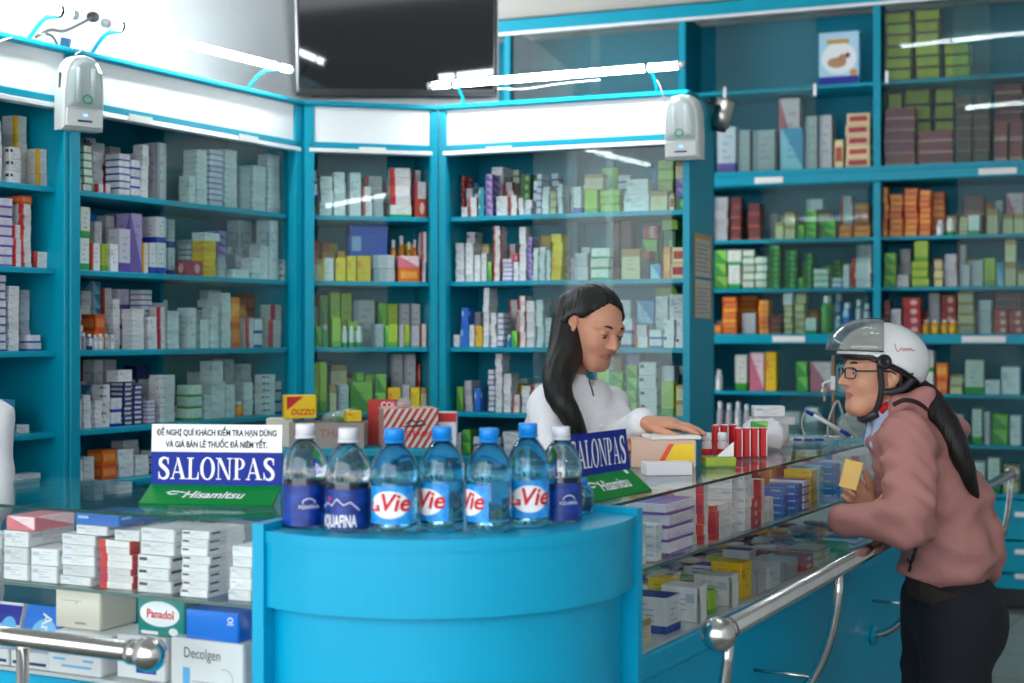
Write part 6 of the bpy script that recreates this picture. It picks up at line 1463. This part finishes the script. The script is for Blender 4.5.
# note in the hand
e = box('paper_note', (-.022,-.0006,-.036), (.022,.0006,.036), mat('yellow_note', srgb(.93,.78,.45), .7), None, 0); e.location = P(851, 474.5, 3.845*KC); e.rotation_euler = (R_(4), R_(14), R_(-12)); tag(e, 'small yellow paper note held up in the customer hand', 'paper')

# helmet
M_hel = mat('white_helmet_shell', (.80,.81,.80), .18, coat=.6); M_smoke = glass_pane('smoked_visor', (.74,.74,.73), 1.6, .02, .04)
e = empty('motorcycle_helmet', hc.w(0,0,.04)); o = V(e.location)
so, si = s_ell((-.012,0,.040), (.131,.112,.110)), s_ell((-.012,0,.034), (.120,.101,.102))
def low(p): return (.030+np.clip(p[:,0],-.2,.06)*.42-np.clip(-p[:,0]-.02,0,1)*.10)-p[:,2]
def shell(p): return smax(smax(so(p), -si(p), .002), low(p), .004)
lo, hi = bounds([hc.w(.14,0,0), hc.w(-.16,0,0), hc.w(0,.13,0), hc.w(0,-.13,0), hc.w(0,0,.16), hc.w(0,0,-.06)], .02)
skin('shell', hc.wrap(shell), lo, hi, .0048, M_hel, e)
skin('rim_trim', hc.wrap(lambda p: np.maximum(np.maximum(so(p)-.0022, -si(p)-.002), np.abs(low(p)-.001)-.0045)), lo, hi, .004, M_black, e)
skin('liner', hc.wrap(lambda p: np.maximum(np.maximum(si(p)+.001, -(si(p)+.014)), low(p)-.012)), lo, hi, .006, M_dark, e)
vs, fs = [], []; nu, nv = 24, 14
for j in range(nv+1):
    for i in range(nu+1):
        az = math.radians(-72+144*i/nu); el = math.radians(13+58*j/nv); k = 1.20+.08*math.sin(PI*j/nv)
        vs.append(hc.w(-.012+.133*k*math.cos(el)*math.cos(az)+.004, .114*k*math.cos(el)*math.sin(az)*.97, .040+.104*k*math.sin(el))-o)
for j in range(nv):
    for i in range(nu): fs.append((j*(nu+1)+i, j*(nu+1)+i+1, (j+1)*(nu+1)+i+1, (j+1)*(nu+1)+i))
vis = mesh('visor', vs, fs, M_smoke, e, True); md = vis.modifiers.new('thick', 'SOLIDIFY'); md.thickness = .002
tube('visor_rim', vs[0:nu+1], .0016, M_dark, e, 6); tube('visor_rim', vs[-(nu+1):], .0016, M_dark, e, 6)
for y in (1, -1):
    q = hc.w(.032, y*.1085, .040); c = lathe('pivot_cap', [(.019,-.004),(.019,.004),(.016,.007),(.008,.0075),(.006,.005),(.001,.005)], M_black, e, 24, q-o)
    c.rotation_euler = (hc.M@V((0, y, .12))).to_track_quat('Z', 'Y').to_euler()
    for q in (((-.05, y*.108, .010)), ((-.085, y*.082, .064))): ball('rivet', hc.w(*q)-o, .0032, M_black, e, 10)
    st1 = [hc.w(.038, y*.092, .045), hc.w(.030, y*.084, .005), hc.w(.022, y*.076, -.035), hc.w(.022, y*.056, -.078), hc.w(.030, y*.020, -.112), hc.w(.032, 0, -.116)]
    st2 = [hc.w(-.065, y*.086, .000), hc.w(-.035, y*.086, -.030), hc.w(-.004, y*.080, -.040), hc.w(.020, y*.072, -.042)]
    for nm, s_, r_ in (('strap', st1, .0085), ('strap', st2, .009)):
        tube(nm, [p-o for p in spline(s_, 5)], r_, M_dark, e, 8)
    tube('strap_pad', [hc.w(-.008, y*.060, -.072)-o, hc.w(.012, y*.050, -.098)-o], .010, mat('strap_red', srgb(.75,.10,.12), .6), e, 8)
tube('chin_pad', [hc.w(.020, .048, -.100)-o, hc.w(.040, .010, -.120)-o, hc.w(.040, -.010, -.120)-o, hc.w(.020, -.048, -.100)-o], .012, M_dark, e, 10)
sc_ = Shapes2D()
for pts_ in ([(-.036,.020),(-.034,.004),(-.030,.000),(-.024,.004)], [(-.024,.004),(-.018,.010),(-.014,.002),(-.009,.010),(-.005,.002),(.0,.010),(.004,.003),(.010,.010),(.014,.003),(.024,.006)]):
    q_ = spline([(a, b, 0) for a, b in pts_], 4); sc_.add(stroke([(p.x, p.y) for p in q_], [.0022]*len(q_)))
v, fc = sc_.v, sc_.f
def on_helmet(x, y): 
    q = V((-.036-x*1.0, .0, .070+y)); lx = (q.x+.012)/.131; lz = (q.z-.040)/.110; ly = math.sqrt(max(.02, 1-lx*lx-lz*lz)); return hc.w(q.x, ly*.1145, q.z)-o
mesh('red_script', [on_helmet(x, y) for x, y in v], fc, mat('script_ink', srgb(.75,.35,.38), .4), e)
tag(e, 'white open-face motorcycle helmet with raised smoked visor on the customer', 'helmet')
# glasses
e = empty('eyeglasses', hc.w(.10,0,.01)); o = V(e.location)
for y in (1, -1):
    pts = []
    for i in range(25):
        a = 2*PI*i/24; ca, sa = math.cos(a), math.sin(a); rx = .025*math.copysign(abs(ca)**.5, ca); rz = .0145*math.copysign(abs(sa)**.5, sa)
        yy = y*.033+rx; pts.append(hc.w(.1005-abs(yy)**2*3.2, yy, .006+rz)-o)
    tube('rim', pts, .0016, M_black, e, 6); mesh('lens', pts[:-1], [tuple(range(24))], glass_pane('spectacle_lens', (.93,.95,.96), 1.2), e)
    tube('temple', [p-o for p in spline([hc.w(.094, y*.058, .012), hc.w(.060, y*.072, .014), hc.w(.0, y*.083, .014), hc.w(-.022, y*.083, .0)], 5)], .0018, M_black, e, 6)
tube('bridge', [hc.w(.1000, .008, .009)-o, hc.w(.1035, 0, .011)-o, hc.w(.1000, -.008, .009)-o], .0014, M_black, e, 6)
tag(e, 'black thin-rimmed eyeglasses worn by the customer', 'glasses')
